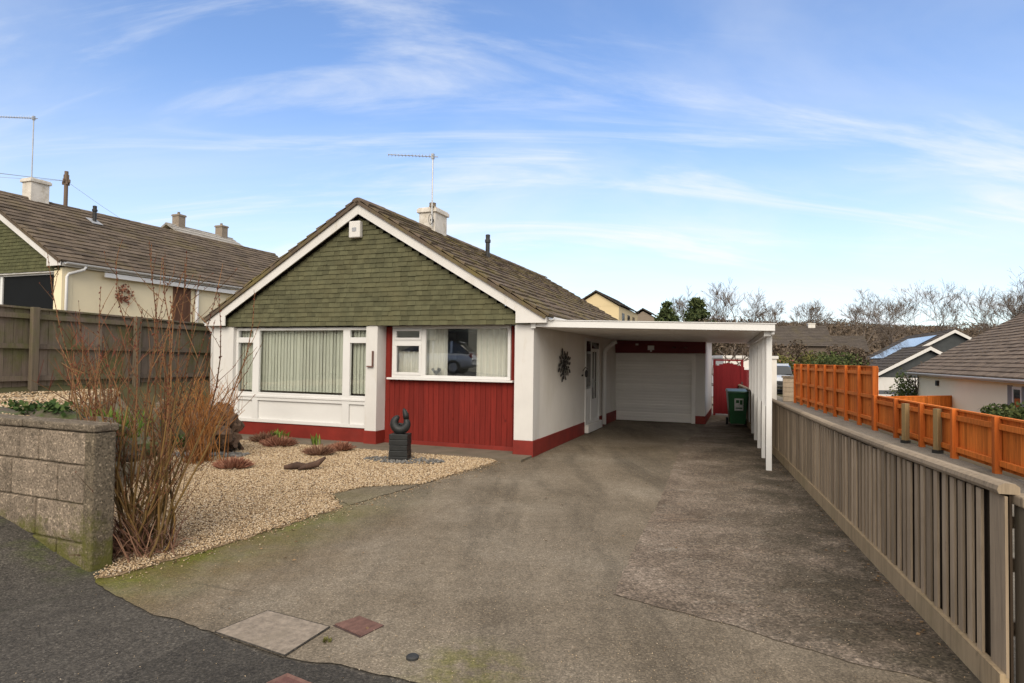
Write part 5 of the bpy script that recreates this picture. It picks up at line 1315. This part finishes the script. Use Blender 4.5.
a_m = MB(); b_m = MB(); bare_tree(a_m, b_m, (0, 0, .3), 3.0, 44, spread=.9, levels=3, r0=.05); a_m.build('stems', M['bark'], gs_); b_m.build('twigs', M['bark'], gs_)
s4 = thing('bare_shrub', 'spindly bare shrub beside the white gable wall', 'shrub', (17.9, 26.0, -1.25))
a_m = MB(); b_m = MB(); bare_tree(a_m, b_m, (0, 0, 0), 3.2, 45, spread=.5, levels=4, r0=.04); a_m.build('stems', M['bark'], s4); b_m.build('twigs', M['bark'], s4)
# woodland on the hillside
nW = 150000
wx = NR.uniform(10, 190, nW); wyy = NR.uniform(70, 215, nW)
kk = (wx/wyy > .28) & (wx/wyy < 1.05) & (wyy - .15*wx > 66)
wx, wyy = wx[kk], wyy[kk]
dens = np.array([mnoise.noise(Vector((a*.06, b*.06, 0))) for a, b in zip(wx, wyy)])
kk = dens > -.18; wx, wyy, dens = wx[kk], wyy[kk], dens[kk]
hgt = np.random.default_rng(5).random(len(wx))**1.4*(2.0+2.2*np.clip(dens+.3, 0, 1))
wz = np.array([gz(a, b) for a, b in zip(wx, wyy)]) + hgt
it = iter(zip(wx, wyy, wz)); leaf_obj('woodland', len(wx), lambda: next(it), .22, M['scrubleaf'], elong=6, kind='stuff')

# ------------------------------------------------------------------ across the road (seen in the window glass)
oh = simple_house('gabled_house', 'house across the road mirrored in the front window', (-23.8, -4.0, 1.3), 2.328, 9, 8, 2.6, M['cream'], M['fartiles'], base=-1, trim=True)
mb = MB(); mb.box(-5.2, -3.2, -.03, .0, .9, 2.2); mb.build('window', M['darkglass'], oh)
make_car('parked_car', 'silver car across the road mirrored in the front window', (-14.5, .25, .93), -.571, M['silver'])

# ------------------------------------------------------------------ world, sun, camera
SUN_EL, SUN_AZ = rad(34), rad(188)           # azimuth measured clockwise from +Y: behind the camera, a little left
w = bpy.data.worlds.new('World'); sc.world = w; w.use_nodes = True
nt = w.node_tree; nt.nodes.clear()
def wn_(t_, **kw):
    x = nt.nodes.new('ShaderNode'+t_)
    for k, v in kw.items(): setattr(x, k, v)
    return x
out = wn_('OutputWorld'); bg = wn_('Background'); nt.links.new(bg.outputs[0], out.inputs[0])
sky = wn_('TexSky', sky_type='NISHITA'); sky.sun_disc = False; sky.sun_elevation = SUN_EL; sky.sun_rotation = SUN_AZ
sky.altitude = 50; sky.air_density = 1.0; sky.dust_density = .4; sky.ozone_density = 3.0
tcw = wn_('TexCoord'); sep = wn_('SeparateXYZ'); nt.links.new(tcw.outputs['Generated'], sep.inputs[0])
def wm(op, a, b=0.0, clamp=False):
    x = wn_('Math', operation=op); x.use_clamp = clamp
    for i, q_ in ((0, a), (1, b)):
        if hasattr(q_, 'is_linked'): nt.links.new(q_, x.inputs[i])
        else: x.inputs[i].default_value = q_
    return x.outputs[0]
zz = wm('MAXIMUM', sep.outputs['Z'], 0.0); den = wm('ADD', zz, .26)
cx = wm('DIVIDE', sep.outputs['X'], den); cy = wm('DIVIDE', sep.outputs['Y'], den)
cmb = wn_('CombineXYZ'); nt.links.new(cx, cmb.inputs[0]); nt.links.new(cy, cmb.inputs[1])
def wnoise(scale_vec, rz, scale, detail, rough, dist):
    m = wn_('Mapping'); m.inputs['Scale'].default_value = scale_vec; m.inputs['Rotation'].default_value = (0, 0, rz); nt.links.new(cmb.outputs[0], m.inputs[0])
    x = wn_('TexNoise'); x.inputs['Scale'].default_value = scale; x.inputs['Detail'].default_value = detail; x.inputs['Roughness'].default_value = rough; x.inputs['Distortion'].default_value = dist
    nt.links.new(m.outputs[0], x.inputs['Vector']); return x.outputs['Fac']
def wrng(v, a, b, c=0.0, d=1.0):
    x = wn_('MapRange'); x.interpolation_type = 'SMOOTHSTEP'
    for i, q_ in ((1, a), (2, b), (3, c), (4, d)): x.inputs[i].default_value = q_
    nt.links.new(v, x.inputs[0]); return x.outputs[0]
n1 = wnoise((.7, 1.2, 1), rad(24), 1.25, 9, .55, .5)          # broad veils
n2 = wnoise((.45, 2.0, 1), rad(-24), 1.9, 10, .60, .8)        # fine streaks
veil = wrng(n1, .40, .72); strk = wrng(n2, .47, .70)
low = wrng(zz, .45, .0)
cl = wm('ADD', wm('MULTIPLY', veil, .27), wm('MULTIPLY', strk, .44))
cl = wm('ADD', cl, wm('MULTIPLY', low, .50))
cl = wm('ADD', cl, .08, True)
mixc = wn_('MixRGB'); hsv = wn_('HueSaturation'); hsv.inputs['Hue'].default_value = .506; hsv.inputs['Saturation'].default_value = 1.16; hsv.inputs['Value'].default_value = 1.16; nt.links.new(sky.outputs[0], hsv.inputs['Color'])
nt.links.new(cl, mixc.inputs[0]); nt.links.new(hsv.outputs[0], mixc.inputs[1]); mixc.inputs[2].default_value = (5.25, 5.4, 5.6, 1)
ovr = wm('MAXIMUM', wrng(zz, .55, .80, 0.0, .85), wm('MULTIPLY', wrng(sep.outputs['Y'], .15, -.35), .80))  # bright warm cloud added out of view, overhead and behind camera, as soft fill
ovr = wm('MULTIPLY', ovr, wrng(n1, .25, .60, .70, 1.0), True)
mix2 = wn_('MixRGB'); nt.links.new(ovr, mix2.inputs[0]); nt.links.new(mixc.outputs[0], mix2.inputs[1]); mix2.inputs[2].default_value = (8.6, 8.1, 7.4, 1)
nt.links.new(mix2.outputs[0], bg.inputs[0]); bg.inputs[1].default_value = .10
sl_ = bpy.data.lights.new('sun', 'SUN'); sl_.energy = 1.5; sl_.angle = rad(40); sl_.color = (1, .89, .72)
so = bpy.data.objects.new('sun', sl_); COL.objects.link(so)
sd = Vector((math.sin(SUN_AZ)*math.cos(SUN_EL), math.cos(SUN_AZ)*math.cos(SUN_EL), math.sin(SUN_EL)))
so.rotation_euler = sd.to_track_quat('Z', 'Y').to_euler(); so.location = sd*40

cam = bpy.data.cameras.new('camera'); cam.sensor_width = 36; cam.lens = 616.667/1024*36; cam.clip_start = .05; cam.clip_end = 3000
co = bpy.data.objects.new('camera', cam); COL.objects.link(co)
co.matrix_world = Matrix.Translation((0, 0, 1.67)) @ Matrix.Rotation(math.pi/2+.0277, 4, 'X') @ Matrix.Rotation(.0127, 4, 'Z')
sc.camera = co
sc.view_settings.view_transform = 'Standard'; sc.view_settings.look = 'None'; sc.view_settings.gamma = 1; sc.view_settings.use_curve_mapping = False
sc.view_settings.exposure = 0.90
sc.cycles.max_bounces = 8; sc.cycles.use_denoising = True; sc.cycles.transparent_max_bounces = 12
